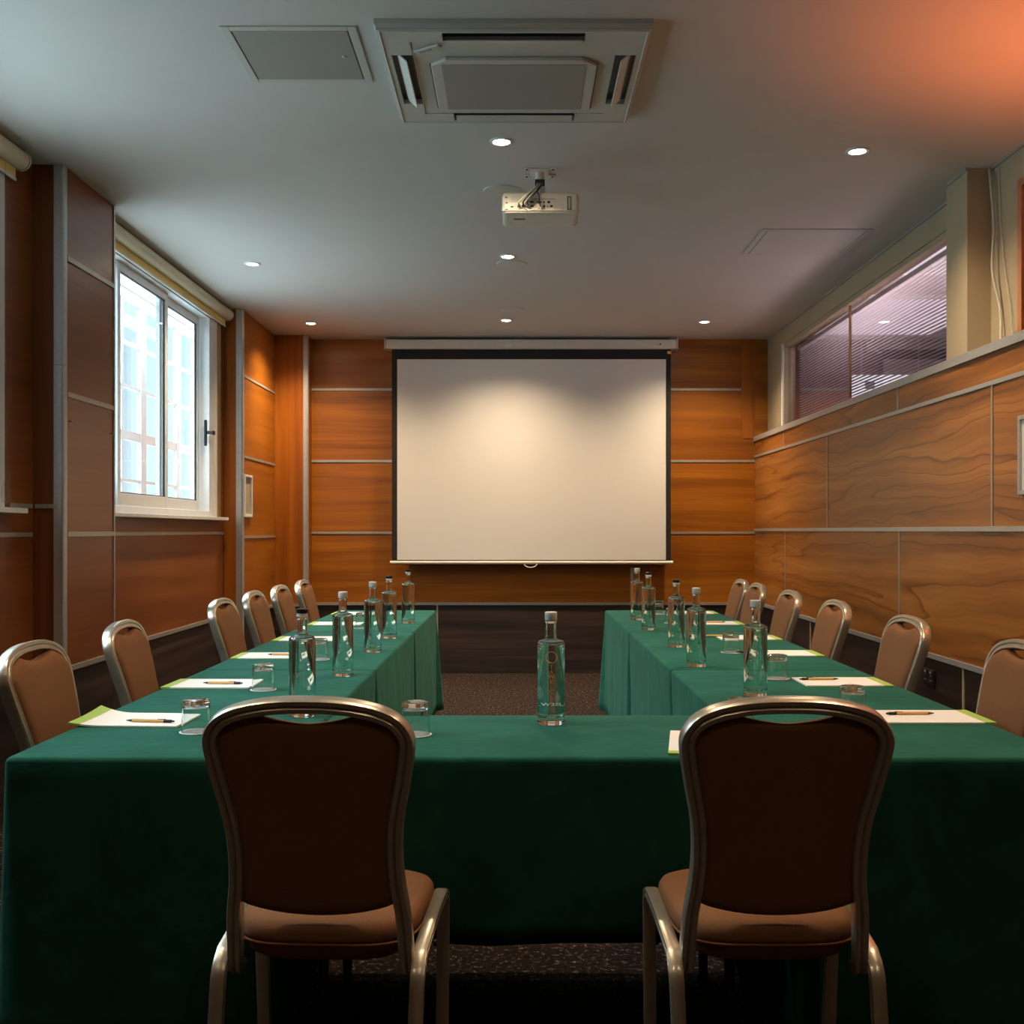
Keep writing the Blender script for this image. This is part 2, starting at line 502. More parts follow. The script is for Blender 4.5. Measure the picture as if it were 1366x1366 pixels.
# thin cornice strips where the right wall meets the ceiling
trim(XR-0.012, XR, 5.41, y1, CEIL-0.014, CEIL, 'strip')
trim(PR-0.009, PR+0.003, 5.15, 5.42, CEIL-0.014, CEIL, 'strip')
trim(XR-0.012, XR, y0, 5.16, CEIL-0.014, CEIL, 'strip')
# raw timber beside the left window
trim(XL-0.001, XL+0.006, 8.205, 8.33, 1.39, 2.86, 'rawwood')
trim(XL-0.001, XL+0.012, 8.35, 8.375, 1.27, 2.98, 'wood_lv')

# ------------------------------------------------------------ left windows
def winempty(n):
    e = bpy.data.objects.new('window_%d' % n, None); link(e); e['kind'] = 'structure'; return e

def rectframe(bm, x0, x1, ya, yb, za, zb, wy, wz0, wz1=None, wy2=None):
    wz1 = wz0 if wz1 is None else wz1; wy2 = wy if wy2 is None else wy2
    bx(bm, x0, x1, ya, ya+wy, za, zb); bx(bm, x0, x1, yb-wy2, yb, za, zb)
    bx(bm, x0, x1, ya+wy, yb-wy2, za, za+wz0); bx(bm, x0, x1, ya+wy, yb-wy2, zb-wz1, zb)

def left_window(n, ya, yb, sashes, handle_y):
    w = winempty(n)
    bm = bmesh.new()
    rectframe(bm, -2.375, -2.262, ya, yb, WB+0.005, WT-0.01, 0.05, 0.045, 0.05, 0.20)
    obj('window_frame', bm, M['white'], w, bevel=0.004)
    # thin reveals on the wide stile
    bm = bmesh.new()
    bx(bm, -2.262, -2.256, yb-0.10, yb-0.085, WB+0.02, WT-0.02)
    obj('frame_bead', bm, M['white'], w)
    bm = bmesh.new()
    bx(bm, -2.37, -2.195, ya, yb+0.08, WB-0.018, WB+0.006)
    obj('window_sill', bm, M['white'], w, bevel=0.003)
    for k, (a, b_, xx) in enumerate(sashes):
        bm = bmesh.new()
        rectframe(bm, xx-0.028, xx, a, b_, WB+0.05, WT-0.06, 0.045, 0.075, 0.05)
        s = obj('sash', bm, M['white'], w, bevel=0.003)
        bm = bmesh.new()
        rectframe(bm, xx-0.020, xx-0.008, a+0.044, b_-0.044, WB+0.124, WT-0.109, 0.008, 0.008)
        obj('gasket', bm, M['black'], s)
        obj('pane', box(xx-0.017, xx-0.013, a+0.05, b_-0.05, WB+0.128, WT-0.113), M['pane'], s)
    if handle_y:
        bm = bmesh.new()
        bx(bm, -2.285, -2.268, handle_y-0.014, handle_y+0.014, 1.90, 2.09)
        bx(bm, -2.268, -2.225, handle_y-0.010, handle_y+0.010, 1.985, 2.01)
        bx(bm, -2.235, -2.218, handle_y-0.012, handle_y+0.05, 1.983, 2.012)
        obj('handle', bm, M['black'], w, bevel=0.004)
    return w
left_window(1, W1[0], W1[1], [(2.42, 3.60, -2.30), (3.52, 4.60, -2.335)], None)
left_window(2, W2[0], W2[1], [(5.36, 6.34, -2.335), (6.26, 7.16, -2.30), (7.10, 7.98, -2.335)], 7.94)

# old casement windows across the narrow outer reveal, with glazing bars
def outer_window(n, ya, yb):
    w = winempty(n)
    X0 = -2.92
    bm = bmesh.new()
    rectframe(bm, X0-0.06, X0, ya, yb, 1.15, 3.2, 0.09, 0.1)
    obj('window_frame', bm, M['white'], w, bevel=0.004)
    nb = int(round((yb-ya)/0.9))
    cw = (yb-ya-0.18)/nb
    for k in range(nb):
        a = ya+0.09+k*cw; b_ = a+cw
        bm = bmesh.new()
        rectframe(bm, X0-0.05, X0-0.012, a+0.004, b_-0.004, 1.26, 3.09, 0.055, 0.07)
        m_ = (a+b_)/2
        bx(bm, X0-0.045, X0-0.018, m_-0.012, m_+0.012, 1.32, 3.03)
        for z, t in ((1.66, 0.012), (2.0, 0.035), (2.37, 0.012), (2.70, 0.012)):
            bx(bm, X0-0.044, X0-0.017, a+0.05, b_-0.05, z-t, z+t)
        s = obj('casement', bm, M['white'], w)
        obj('pane', box(X0-0.034, X0-0.030, a+0.05, b_-0.05, 1.33, 3.03), M['pane_blue'], s)
outer_window(3, 4.9, 10.4)
outer_window(4, 1.6, 4.85)

# roller blinds
def roller(ya, yb, label):
    t = thing('roller_blind', label, 'blind', (-2.235, yb, 2.945), 0, 'cream roller blinds over the left windows')
    r = 0.042
    bm = bmesh.new()
    sweep(bm, [(0, -(yb-ya), 0), (0, -0.012, 0)], circ(r, 24))
    obj('roll', bm, M['blind'], t, smooth=True, auto=40)
    bm = bmesh.new(); sweep(bm, [(0, -0.012, 0), (0, 0.0, 0)], circ(r+0.004, 24))
    bx(bm, -0.03, 0.02, -0.010, 0.0, 0.02, 0.053)
    obj('end_cap', bm, M['plastic'], t, smooth=True, auto=30)
    obj('fabric', box(-0.014, -0.012, -(yb-ya)+0.03, -0.03, -0.090, 0.0), M['blind_backlit'], t)
    obj('bottom_bar', box(-0.018, -0.008, -(yb-ya)+0.03, -0.03, -0.098, -0.088), M['white'], t)
roller(5.80, 8.40, 'cream roller blind rolled up over the far window behind the pier')
roller(2.35, 4.90, 'cream roller blind cut off by the left edge of the photo')
# bead chain of near blind
bm = bmesh.new()
lathe(bm, [(0, 1.40), (0.014, 1.405), (0.018, 1.43), (0.016, 1.47), (0.006, 1.50), (0, 1.505)], 12, (-2.232, 4.74))
sweep(bm, [(-2.232, 4.74, 1.50), (-2.232, 4.74, 2.90)], circ(0.0025, 6))
tag(obj('blind_chain', bm, M['pane'], smooth=True), 'clear plastic blind pull hanging in front of the cut-off left window', 'blind pull')

# ------------------------------------------------------------ right clerestory windows and corridor behind
def right_window(n, ya, yb, mulls, fm):
    w = winempty(n)
    bm = bmesh.new()
    rectframe(bm, XR-0.004, XR+0.07, ya, yb, LT+0.012, RT, 0.04, 0.012, 0.035)
    obj('window_frame', bm, fm, w, bevel=0.003)
    for m_ in mulls:
        obj('glazing_joint', box(XR+0.022, XR+0.036, m_-0.010, m_+0.010, LT+0.02, RT-0.03), M['rawwood'], w)
    obj('pane', box(XR+0.026, XR+0.032, ya+0.035, yb-0.035, LT+0.02, RT-0.03), M['pane_r'], w)
right_window(5, RW2[0], RW2[1], [7.44], M['beige'])
M['tinted_frame'] = simple('orange_lit_frame', (0.50, 0.20, 0.09), 0.5, var=0.1)  # frame colour takes in the tint of the orange light
right_window(6, RW3[0], RW3[1], [], M['tinted_frame'])
struct('trim_900', box(XR-0.016, XR-0.004, 9.15, 9.20, LT+0.012, RT), M['white'])
struct('trim_901', box(XR-0.012, XR-0.003, 5.41, 9.19, RT-0.005, RT+0.012), M['beige'])
M['slat'] = simple('pale_slat', (0.86, 0.84, 0.88), 0.45, var=0.02)
def venetian(ya, yb, z0, z1, label):
    t = thing('venetian_blind', label, 'blind', (XR+0.12, (ya+yb)/2, z1), 0, 'venetian blinds behind the right windows')
    L = (yb-ya)/2
    obj('headrail', box(-0.02, 0.02, -L, L, -0.03, 0.0), M['slat'], t)
    n = int((z1-z0-0.04)/0.021)
    bm = bmesh.new()
    for i in range(n):
        z = -0.045-i*0.021
        c, s = 0.0115*math.cos(R(-4)), 0.0115*math.sin(R(-4))
        vs = [bm.verts.new(p) for p in ((-c, -L, z-s), (0, -L, z+0.0015), (c, -L, z+s), (c, L, z+s), (0, L, z+0.0015), (-c, L, z-s))]
        bm.faces.new((vs[0], vs[1], vs[4], vs[5])); bm.faces.new((vs[1], vs[2], vs[3], vs[4]))
    o = obj('slats', bm, M['slat'], t); o['kind'] = 'stuff'
    for y in (-L*0.7, L*0.7):
        obj('ladder_cord', box(-0.001, 0.001, y-0.001, y+0.001, -(z1-z0)+0.02, -0.03), M['cable'], t)
venetian(5.43, 9.12, LT+0.03, RT-0.03, 'wide venetian blind behind the far right window above the panelling')
venetian(2.35, 4.84, LT+0.03, RT-0.03, 'venetian blind behind the orange-lit window frame at the right edge')
# corridor
M['corr'] = simple('corridor_paint', (0.70, 0.64, 0.66), 0.8, var=0.03, nscale=3)
struct('wall_corridor_far', box(5.4, 5.5, y0, 11.5, 0, 3.4), M['corr'])
M['corr_dim'] = simple('dimmed_end_paint', (0.16, 0.095, 0.10), 0.6, var=0.05, nscale=3)  # end wall coloured dark to imitate the corridor light falling off
struct('wall_corridor_end', box(XR+0.1, 5.4, 11.5, 11.6, 0, 3.3), M['corr_dim'])
struct('wall_corridor_start', box(XR+0.1, 5.5, y0-0.1, y0, 0, 3.4), M['corr'])
struct('wall_corridor_side', box(XR+0.0, XR+0.1, BACKY+0.1, 11.5, 0, 3.4), M['corr'])
struct('ceiling_corridor', box(XR+0.1, 5.5, y0, 11.5, 3.3, 3.4), M['corr'])
for k, (x, y, lb) in enumerate(((3.35, 7.6, 'added glowing ceiling panel beyond the venetian blind, nearer one'), (3.6, 10.2, 'added glowing ceiling panel beyond the venetian blind, farther one'))):
    t = thing('added_glow_panel', lb, 'light', (x, y, 3.3), 0, 'added glowing panels in the corridor')  # panels added to brighten what shows behind the blind
    bm = bmesh.new(); rectframe(bm, 0, 0.001, 0, 1, 0, 1, 0.1, 0.1); bm.free()
    bm = bmesh.new()
    for a in (-0.62, 0.58):
        bx(bm, a, a+0.04, -0.9, 0.9, -0.03, 0); bx(bm, -0.58, 0.58, (a > 0)*1.76-0.9, (a > 0)*1.76-0.86, -0.03, 0)
    obj('frame', bm, M['white'], t)
    obj('diffuser', box(-0.58, 0.58, -0.86, 0.86, -0.02, -0.005), M['corr_glow'], t)

# trough added as a body for the added corridor light
t = thing('added_light_trough', 'added trough under the corridor fill light beyond the venetian blind', 'light', (3.3, 7.2, 3.3))
bm = bmesh.new()
bx(bm, -0.33, 0.33, -0.83, 0.83, -1.14, -1.12)
for a in (-0.33, 0.31): bx(bm, a, a+0.02, -0.83, 0.83, -1.12, -1.08)
obj('trough', bm, M['white'], t)
for sy in (-0.6, 0.6):
    obj('suspension_rod', box(-0.006, 0.006, sy-0.006, sy+0.006, -1.12, 0), M['alu'], t)

# uplighter added out of view to make the orange ceiling glow
t = thing('added_uplighter', 'added unseen uplighter making the orange ceiling glow at the right', 'lamp', (PR, 3.80, 1.80))
bm = bmesh.new()
lathe(bm, [(0.0, -0.10), (0.03, -0.095), (0.07, -0.03), (0.09, 0.03), (0.092, 0.05), (0.086, 0.05), (0.066, -0.02), (0.0, -0.08)], 24, (-0.12, 0))
obj('bowl', bm, M['added_orange_glow'], t, smooth=True)
obj('bracket', box(-0.05, 0.0, -0.03, 0.03, -0.07, -0.01), M['alu'], t, bevel=0.004)

# ------------------------------------------------------------ cables
def cable(name, pts, r, label, m='cable'):
    bm = bmesh.new(); sweep(bm, smooth_path(pts, 6), circ(r, 8))
    return tag(obj(name, bm, M[m], smooth=True), label, 'cable')
cable('white_cable', [(2.235, 5.145, 2.995), (2.222, 5.10, 2.90), (2.228, 5.08, 2.70), (2.215, 5.07, 2.50), (2.235, 5.03, 2.30), (2.22, 4.99, 2.126)], 0.006,
      'thick white cable running down from the ceiling beside the beige column')
cable('thin_cable', [(2.243, 5.06, 2.985), (2.243, 5.05, 2.75), (2.24, 5.00, 2.5), (2.24, 4.94, 2.3), (2.235, 4.90, 2.126)], 0.0025,
      'thin cord hanging between the white cable and the orange-lit window frame')

# ------------------------------------------------------------ projector screen
SY = 9.62
t = thing('projector_screen', 'pull-down projector screen with black border on the back wall', 'screen', (0.123, BACKY, 2.97))
hw = 1.284
bm = bmesh.new(); bx(bm, -hw, hw, -0.17, -0.012, -0.085, 0.0)
obj('case', bm, M['proj'], t, bevel=0.012, seg=3)
for s in (-1, 1):
    obj('end_cap', box(min(s*hw, s*(hw+0.012)), max(s*hw, s*(hw+0.012)), -0.178, -0.006, -0.090, 0.006), M['proj'], t, bevel=0.004)
ys = SY-BACKY
f = obj('border', box(-1.232, 1.236, ys-0.001, ys+0.001, -1.955, -0.085), M['blackfab'], t)
obj('screen_surface', box(-1.185, 1.192, ys-0.003, ys-0.0012, -1.948, -0.173), M['screen'], t)
bm = bmesh.new(); sweep(bm, [(-1.248, ys, -1.972), (1.255, ys, -1.972)], circ(0.016, 14))
bar = obj('bottom_bar', bm, M['proj'], t, smooth=True, auto=40)
bm = bmesh.new(); sweep(bm, [(0.055*math.cos(a)-0.005, ys-0.016, -1.985-0.030*math.sin(a)) for a in [PI*i/10 for i in range(11)]], circ(0.005, 8))
obj('pull_handle', bm, M['proj'], bar, smooth=True)
obj('case_badge', box(-0.235, -0.165, -0.1715, -0.169, -0.060, -0.053), M['whiteprint'], t)
bm = bmesh.new(); bx(bm, 1.10, 1.115, -0.1715, -0.169, -0.046, -0.042); bx(bm, 1.13, 1.145, -0.1715, -0.169, -0.05, -0.038)
obj('maker_mark', bm, M['black'], t)
obj('yellow_tag', box(1.205, 1.238, ys-0.012, ys-0.002, -0.125, -0.103), M['gold'], t)

# ------------------------------------------------------------ ceiling fittings
def downlight(label, x, y, first=None):
    if first: return dup(first, (x, y, CEIL), 0, label)
    t = thing('downlight', label, 'light', (x, y, CEIL), 0, 'recessed ceiling downlights')
    bm = bmesh.new()
    lathe(bm, [(0.036, 0.0), (0.036, -0.004), (0.040, -0.007), (0.052, -0.004), (0.053, 0.0)], 28)
    obj('trim_ring', bm, M['white'], t, smooth=True)
    bm = bmesh.new(); lathe(bm, [(0.0, -0.004), (0.036, -0.003), (0.036, 0.0), (0, 0)], 28)
    obj('lens', bm, M['bulb'], t)
    return t
DL = [(-0.07, 4.80, 'glowing downlight between the air conditioner and the projector'),
      (1.54, 4.92, 'glowing downlight nearest the beige column and orange glow'),
      (-1.705, 7.00, 'glowing downlight beside the bright left window blind'),
      (-0.06, 6.81, 'glowing downlight just in front of a round ceiling disc, beyond the projector'),
      (-1.708, 9.00, 'glowing downlight in the far left ceiling corner'),
      (-0.09, 8.87, 'glowing downlight over the middle of the screen'),
      (1.54, 8.94, 'glowing downlight in the far right, past the screen case end')]
d0 = None
for x, y, lb in DL:
    d = downlight(lb, x, y, d0); d0 = d0 or d
for x, lb in ((-1.70, 'downlight above the near left chair, just out of frame'), (-0.07, 'downlight above the front table, just out of frame'), (1.54, 'downlight above the near right corner, just out of frame')):
    downlight(lb, x, 2.70, d0)
for x, lb in ((-1.70, 'added fill downlight behind the camera on the left'), (-0.07, 'added fill downlight behind the camera in the middle'), (1.54, 'added fill downlight behind the camera on the right')):
    downlight(lb, x, 0.65, d0)  # unseen row added as fill for the chair backs and cloth
LIGHTS = [(x, y) for x, y, _ in DL]

c0 = None
t = thing('hanging_sign', 'lit white sign seen low through the venetian blind', 'sign', (3.93, 11.44, 3.3))
obj('panel', box(-0.40, 0.40, 0.0, 0.04, -0.62, -0.38), emis('lit_sign_face', (0.85, 0.92, 1.0), 1.6), t, bevel=0.004)
for sx in (-0.3, 0.3):
    obj('rod', box(sx-0.006, sx+0.006, 0.014, 0.026, -0.38, 0), M['alu'], t)
for sx in (-0.22, 0.1):
    obj('mark', box(sx-0.05, sx+0.05, -0.003, 0.001, -0.53, -0.45), M['brick'], t)
for x, y, lb in ((-0.075, 5.50, 'round flush ceiling cover half hidden behind the projector'),
                 (-0.035, 7.00, 'round flush ceiling cover just behind a downlight'),
                 (-0.04, 8.45, 'round flush ceiling cover in front of the screen case, farthest one')):
    if c0 is None:
        bm = bmesh.new(); lathe(bm, [(0, -0.007), (0.085, -0.007), (0.096, -0.005), (0.100, 0.0), (0, 0)], 36)
        c0 = obj('ceiling_disc', bm, M['plastic'], smooth=True, auto=30); c0.location = (x, y, CEIL)
        tag(c0, lb, 'ceiling cover', 'round ceiling covers')
    else:
        c = dup(c0, (x, y, CEIL), 0, lb)

def hatch(x0, x1, ya, yb, label, lock=True, m='plastic'):
    t = thing('access_hatch', label, 'hatch', ((x0+x1)/2, (ya+yb)/2, CEIL), 0, 'ceiling access hatches')
    a, b_ = (x1-x0)/2, (yb-ya)/2
    bm = bmesh.new()
    w = 0.03
    bx(bm, -a-w, -a, -b_-w, b_+w, -0.006, 0); bx(bm, a, a+w, -b_-w, b_+w, -0.006, 0)
    bx(bm, -a, a, -b_-w, -b_, -0.006, 0); bx(bm, -a, a, b_, b_+w, -0.006, 0)
    obj('frame', bm, M[m], t, bevel=0.002)
    obj('shadow_gap', box(-a, a, -b_, b_, -0.0012, 0), M['black' if lock else 'grille'], t)
    obj('door', box(-a+0.005, a-0.005, -b_+0.002, b_-0.002, -0.0055, -0.001), M['grille' if lock else m], t)
    if lock:
        bm = bmesh.new(); lathe(bm, [(0, -0.010), (0.007, -0.010), (0.009, -0.006), (0.009, -0.005), (0, -0.005)], 16, (a-0.045, 0.0))
        obj('lock', bm, M['alu'], t, smooth=True)
hatch(-0.985, -0.58, 3.73, 4.13, 'square grey access hatch with a small lock, left of the air conditioner')
hatch(1.43, 2.00, 6.22, 6.74, 'faint flush access hatch in the reddish ceiling area on the right', False, 'plaster')

# air conditioning cassette
t = thing('ceiling_air_conditioner', 'square ceiling cassette air conditioner with four louvres', 'air conditioner', (-0.012, 4.075, CEIL))
t.scale = (1, 0.90, 1)
xs = [-0.465, -0.435, -0.36, -0.245, 0.245, 0.36, 0.435, 0.465]
def cell_hole(i, j):
    if i == 1 and 3 <= j <= 3: return True
    if i == 5 and j == 3: return True
    if j == 1 and i == 3: return True
    if j == 5 and i == 3: return True
    return False
bm = bmesh.new()
for i in range(7):
    for j in range(7):
        if cell_hole(i, j): continue
        if 2 <= i <= 4 and 2 <= j <= 4: continue
        bx(bm, xs[i], xs[i+1], xs[j], xs[j+1], -0.034, -0.012)
bx(bm, -0.36, 0.36, -0.36, 0.36, -0.030, -0.012)
bmesh.ops.remove_doubles(bm, verts=bm.verts[:], dist=0.0001)
# drop internal duplicate faces
seen = {}
for f_ in bm.faces[:]:
    k = tuple(sorted(v.index for v in f_.verts))
    seen.setdefault(k, []).append(f_)
obj('panel', bm, M['plastic'], t)
# sloping rim
bm = bmesh.new()
o_, i_ = 0.472, 0.452
ring = [[(-o_, -o_, 0), (o_, -o_, 0), (o_, o_, 0), (-o_, o_, 0)],
        [(-o_, -o_, -0.016), (o_, -o_, -0.016), (o_, o_, -0.016), (-o_, o_, -0.016)],
        [(-i_-0.006, -i_-0.006, -0.038), (i_+0.006, -i_-0.006, -0.038), (i_+0.006, i_+0.006, -0.038), (-i_-0.006, i_+0.006, -0.038)],
        [(-i_, -i_, -0.038), (i_, -i_, -0.038), (i_, i_, -0.038), (-i_, i_, -0.038)],
        [(-i_, -i_, -0.034), (i_, -i_, -0.034), (i_, i_, -0.034), (-i_, i_, -0.034)]]
rv = [[bm.verts.new(p) for p in r_] for r_ in ring]
for a, b_ in zip(rv, rv[1:]):
    for k in range(4):
        bm.faces.new((a[k], a[(k+1) % 4], b_[(k+1) % 4], b_[k]))
obj('rim', bm, M['plastic'], t, bevel=0.006, seg=3)
# dark slots and louvres
for k, (sx, sy) in enumerate(((-1, 0), (1, 0), (0, -1), (0, 1))):
    bm = bmesh.new()
    if sx: bx(bm, min(sx*0.36, sx*0.435), max(sx*0.36, sx*0.435), -0.245, 0.245, -0.014, -0.004)
    else: bx(bm, -0.245, 0.245, min(sy*0.36, sy*0.435), max(sy*0.36, sy*0.435), -0.014, -0.004)
    obj('slot', bm, M['black'], t)
    bm = bmesh.new()
    if sx: bx(bm, -0.024, 0.024, -0.235, 0.235, -0.0025, 0.0025)
    else: bx(bm, -0.235, 0.235, -0.024, 0.024, -0.0025, 0.0025)
    o = obj('louvre', bm, M['proj'] if sx else M['plastic'], t, bevel=0.002)
    ang = {(-1, 0): 42, (1, 0): -42, (0, -1): 12, (0, 1): -4}[(sx, sy)]
    if sx: o.rotation_euler = (0, R(ang), 0)
    else: o.rotation_euler = (R(ang), 0, 0)
    o.location = (sx*0.398, sy*0.398 + (0.028 if sy < 0 else 0), -0.036)
# centre grille panel with cut corners near the camera
bm = bmesh.new()
c_ = 0.055
prism(bm, [(-0.30+c_, -0.225), (0.30-c_, -0.225), (0.30, -0.225+c_), (0.30, 0.29), (-0.30, 0.29), (-0.30, -0.225+c_)], -0.044, -0.0305)
obj('inlet_panel', bm, M['plastic'], t, bevel=0.004)
bm = bmesh.new(); bx(bm, -0.262, 0.262, -0.185, 0.275, -0.0455, -0.0425)
obj('inlet_grille', bm, M['grille'], t, bevel=0.012)
for s in (-1, 1):
    obj('seam', box(min(s*0.300, s*0.305), max(s*0.300, s*0.305), -0.17, 0.29, -0.0355, -0.0335), M['black'], t)
o = obj('receiver_box', box(-0.055, 0.055, -0.014, 0.014, -0.008, 0), M['plastic'], t, bevel=0.003)
o.location = (-0.30, -0.315, -0.036); o.rotation_euler = (0, 0, R(-35))
ob = obj('receiver_window', box(-0.035, 0.015, -0.008, 0.006, -0.0095, -0.007), M['grille'], o)

# projector
t = thing('ceiling_projector', 'white projector with trailing cables under a ceiling mount', 'projector', (0.108, 5.16, CEIL))
bm = bmesh.new(); bx(bm, -0.180, 0.184, -0.055, 0.185, -0.232, -0.128)
body = obj('body', bm, M['proj'], t, bevel=0.022, seg=4)
obj('body_seam', box(-0.1815, 0.1855, -0.0565, 0.186, -0.217, -0.2155), M['plastic'], t)
# rear panel details (facing the camera)
yr = -0.0555
bm = bmesh.new()
for x, z, w_, h_ in ((-0.160, -0.155, 0.010, 0.004), (-0.158, -0.180, 0.009, 0.004), (-0.158, -0.212, 0.012, 0.004),
                     (-0.133, -0.198, 0.013, 0.004), (-0.040, -0.176, 0.018, 0.007), (-0.038, -0.196, 0.016, 0.006),
                     (-0.012, -0.177, 0.006, 0.007), (0.003, -0.177, 0.006, 0.007), (0.018, -0.177, 0.006, 0.007),
                     (0.040, -0.177, 0.012, 0.010), (0.000, -0.196, 0.006, 0.006), (0.018, -0.196, 0.010, 0.008),
                     (0.034, -0.196, 0.003, 0.010), (0.052, -0.196, 0.012, 0.008), (-0.100, -0.196, 0.014, 0.010), (-0.076, -0.194, 0.020, 0.010)):
    obj('port', box(x-w_/2, x+w_/2, yr-0.003, yr+0.001, z-h_/2, z+h_/2), M['black'], t)
obj('vent_grille', box(-0.138, -0.090, yr-0.0015, yr+0.001, -0.176, -0.146), M['plastic'], t)
bm = bmesh.new(); rectframe(bm, 0, 0.002, 0, 0.018, 0, 0.062, 0.003, 0.003); 
bmesh.ops.rotate(bm, verts=bm.verts[:], cent=(0, 0, 0), matrix=Matrix.Rotation(R(-90), 3, 'Z'))
bmesh.ops.translate(bm, verts=bm.verts[:], vec=(0.127, yr, -0.212))
obj('lock_slot', bm, M['darkmetal'], t)
obj('port_panel_line', box(-0.052, 0.070, yr-0.0015, yr+0.001, -0.1635, -0.1615), M['grille'], t)
obj('foot_slot', box(-0.125, -0.07, 0.02, 0.04, -0.2335, -0.231), M['black'], t)
bm = bmesh.new()
lathe(bm, [(0.0, -0.13), (0.026, -0.13), (0.026, -0.075), (0.022, -0.07), (0.022, 0.0), (0, 0.0)], 20, (0.0, 0.05))
bx(bm, -0.05, 0.05, 0.0, 0.10, -0.136, -0.122)
mt = obj('mount_pole', bm, M['proj'], t, smooth=True, auto=30)
obj('mount_collar', box(-0.023, 0.023, 0.020, 0.030, -0.075, -0.045), M['black'], mt)
bm = bmesh.new()
bx(bm, -0.045, 0.045, -0.005, 0.105, -0.006, 0)
for sx in (-1, 1):
    for sy in (0, 1):
        bx(bm, sx*0.045-0.03 if sx < 0 else 0.045, -0.045 if sx < 0 else 0.078, -0.02+sy*0.105, 0.015+sy*0.105, -0.006, 0)
obj('mount_plate', bm, M['proj'], t, bevel=0.003)
bm = bmesh.new()
for sx in (-1, 1):
    for sy in (0, 1):
        bm = bmesh.new()
        lathe(bm, [(0, -0.010), (0.005, -0.010), (0.006, -0.006), (0, -0.006)], 10, (sx*0.062, -0.003+sy*0.105))
        obj('screw', bm, M['darkmetal'], t)
for k, (x1_, z1_, mm) in enumerate(((-0.100, -0.196, 'cable'), (-0.080, -0.193, 'black'), (-0.070, -0.196, 'cable'), (-0.004, -0.190, 'black'), (-0.060, -0.190, 'darkmetal'))):
    x0_ = -0.012+0.006*k
    p = smooth_path([(x0_, 0.026, -0.062), (x0_-0.004, -0.01, -0.085), (x0_-0.02, -0.065, -0.12), ((x0_+x1_)/2-0.01, -0.090, -0.155), (x1_, -0.088, -0.185), (x1_+0.002, -0.062, z1_)], 5)
    bm = bmesh.new(); sweep(bm, p, circ(0.0036, 7)); obj('lead', bm, M[mm], t, smooth=True)
bm = bmesh.new(); sweep(bm, smooth_path([(-0.076, -0.06, -0.2), (-0.05, -0.085, -0.222), (-0.01, -0.09, -0.215), (0.002, -0.06, -0.198)], 5), circ(0.002, 6))
obj('lead', bm, M['cable'], t, smooth=True)

# ------------------------------------------------------------ small wall fittings
t = thing('framed_notice', 'small framed notice on the orange pier past the left window', 'notice', (PL, 8.56, 1.385))
bm = bmesh.new(); rectframe(bm, 0.0, 0.022, -0.115, 0.125, 0, 0.335, 0.022, 0.022)
obj('frame', bm, M['white'], t, bevel=0.004)
obj('sheet', box(0.001, 0.006, -0.095, 0.105, 0.02, 0.315), M['beige'], t)
t = thing('white_wall_board', 'white framed board on the right panelling, cut by the photo edge', 'notice board', (PR, 4.35, 1.43))
bm = bmesh.new(); rectframe(bm, -0.020, 0.0, -0.25, 0.245, 0, 0.335, 0.02, 0.02)
obj('frame', bm, M['alu'], t, bevel=0.003)
obj('sheet', box(-0.010, -0.001, -0.232, 0.227, 0.018, 0.317), M['paper'], t)
t = thing('power_socket', 'black double power socket on the dark dado behind right chairs', 'socket', (PR, 5.62, 0.48))
obj('plate', box(-0.010, 0.004, -0.073, 0.073, 0, 0.086), M['darkmetal'], t, bevel=0.004)
for s in (-1, 1):
    bm = bmesh.new()
    for a, b_ in ((0, 0.055), (-0.011, 0.030), (0.011, 0.030)):
        bx(bm, -0.0112, -0.009, s*0.036+a-0.003, s*0.036+a+0.003, b_-0.004, b_+0.004)
    obj('pin_holes', bm, M['alu'], t)
    obj('rocker_switch', box(-0.014, -0.009, s*0.036-0.008, s*0.036+0.008, 0.066, 0.078), M['alu'], t)
# small coat pins on the left pier
t0 = None
for y, z, lb in ((5.17, 1.80, 'small metal pin on the left pier near its aluminium corner'), (5.70, 1.79, 'small metal pin on the left pier near its far edge')):
    bm = bmesh.new(); sweep(bm, [(PL, y, z), (PL+0.018, y, z), (PL+0.02, y, z+0.008)], circ(0.004, 8))
    tag(obj('wall_pin', bm, M['alu'], smooth=True), lb, 'pin')
t = thing('sill_bracket', 'small white bracket under the sill of the bright left window', 'bracket', (XL, 6.05, 1.33))
bm = bmesh.new()
a = [bm.verts.new(p) for p in ((0, -0.05, 0.026), (0.06, -0.05, 0.026), (0, -0.05, -0.02), (0, 0.05, 0.026), (0.06, 0.05, 0.026), (0, 0.05, -0.02))]
bm.faces.new(a[:3]); bm.faces.new(a[3:]); bm.faces.new((a[0], a[1], a[4], a[3])); bm.faces.new((a[1], a[2], a[5], a[4])); bm.faces.new((a[0], a[2], a[5], a[3]))
obj('plate', bm, M['plastic'], t)

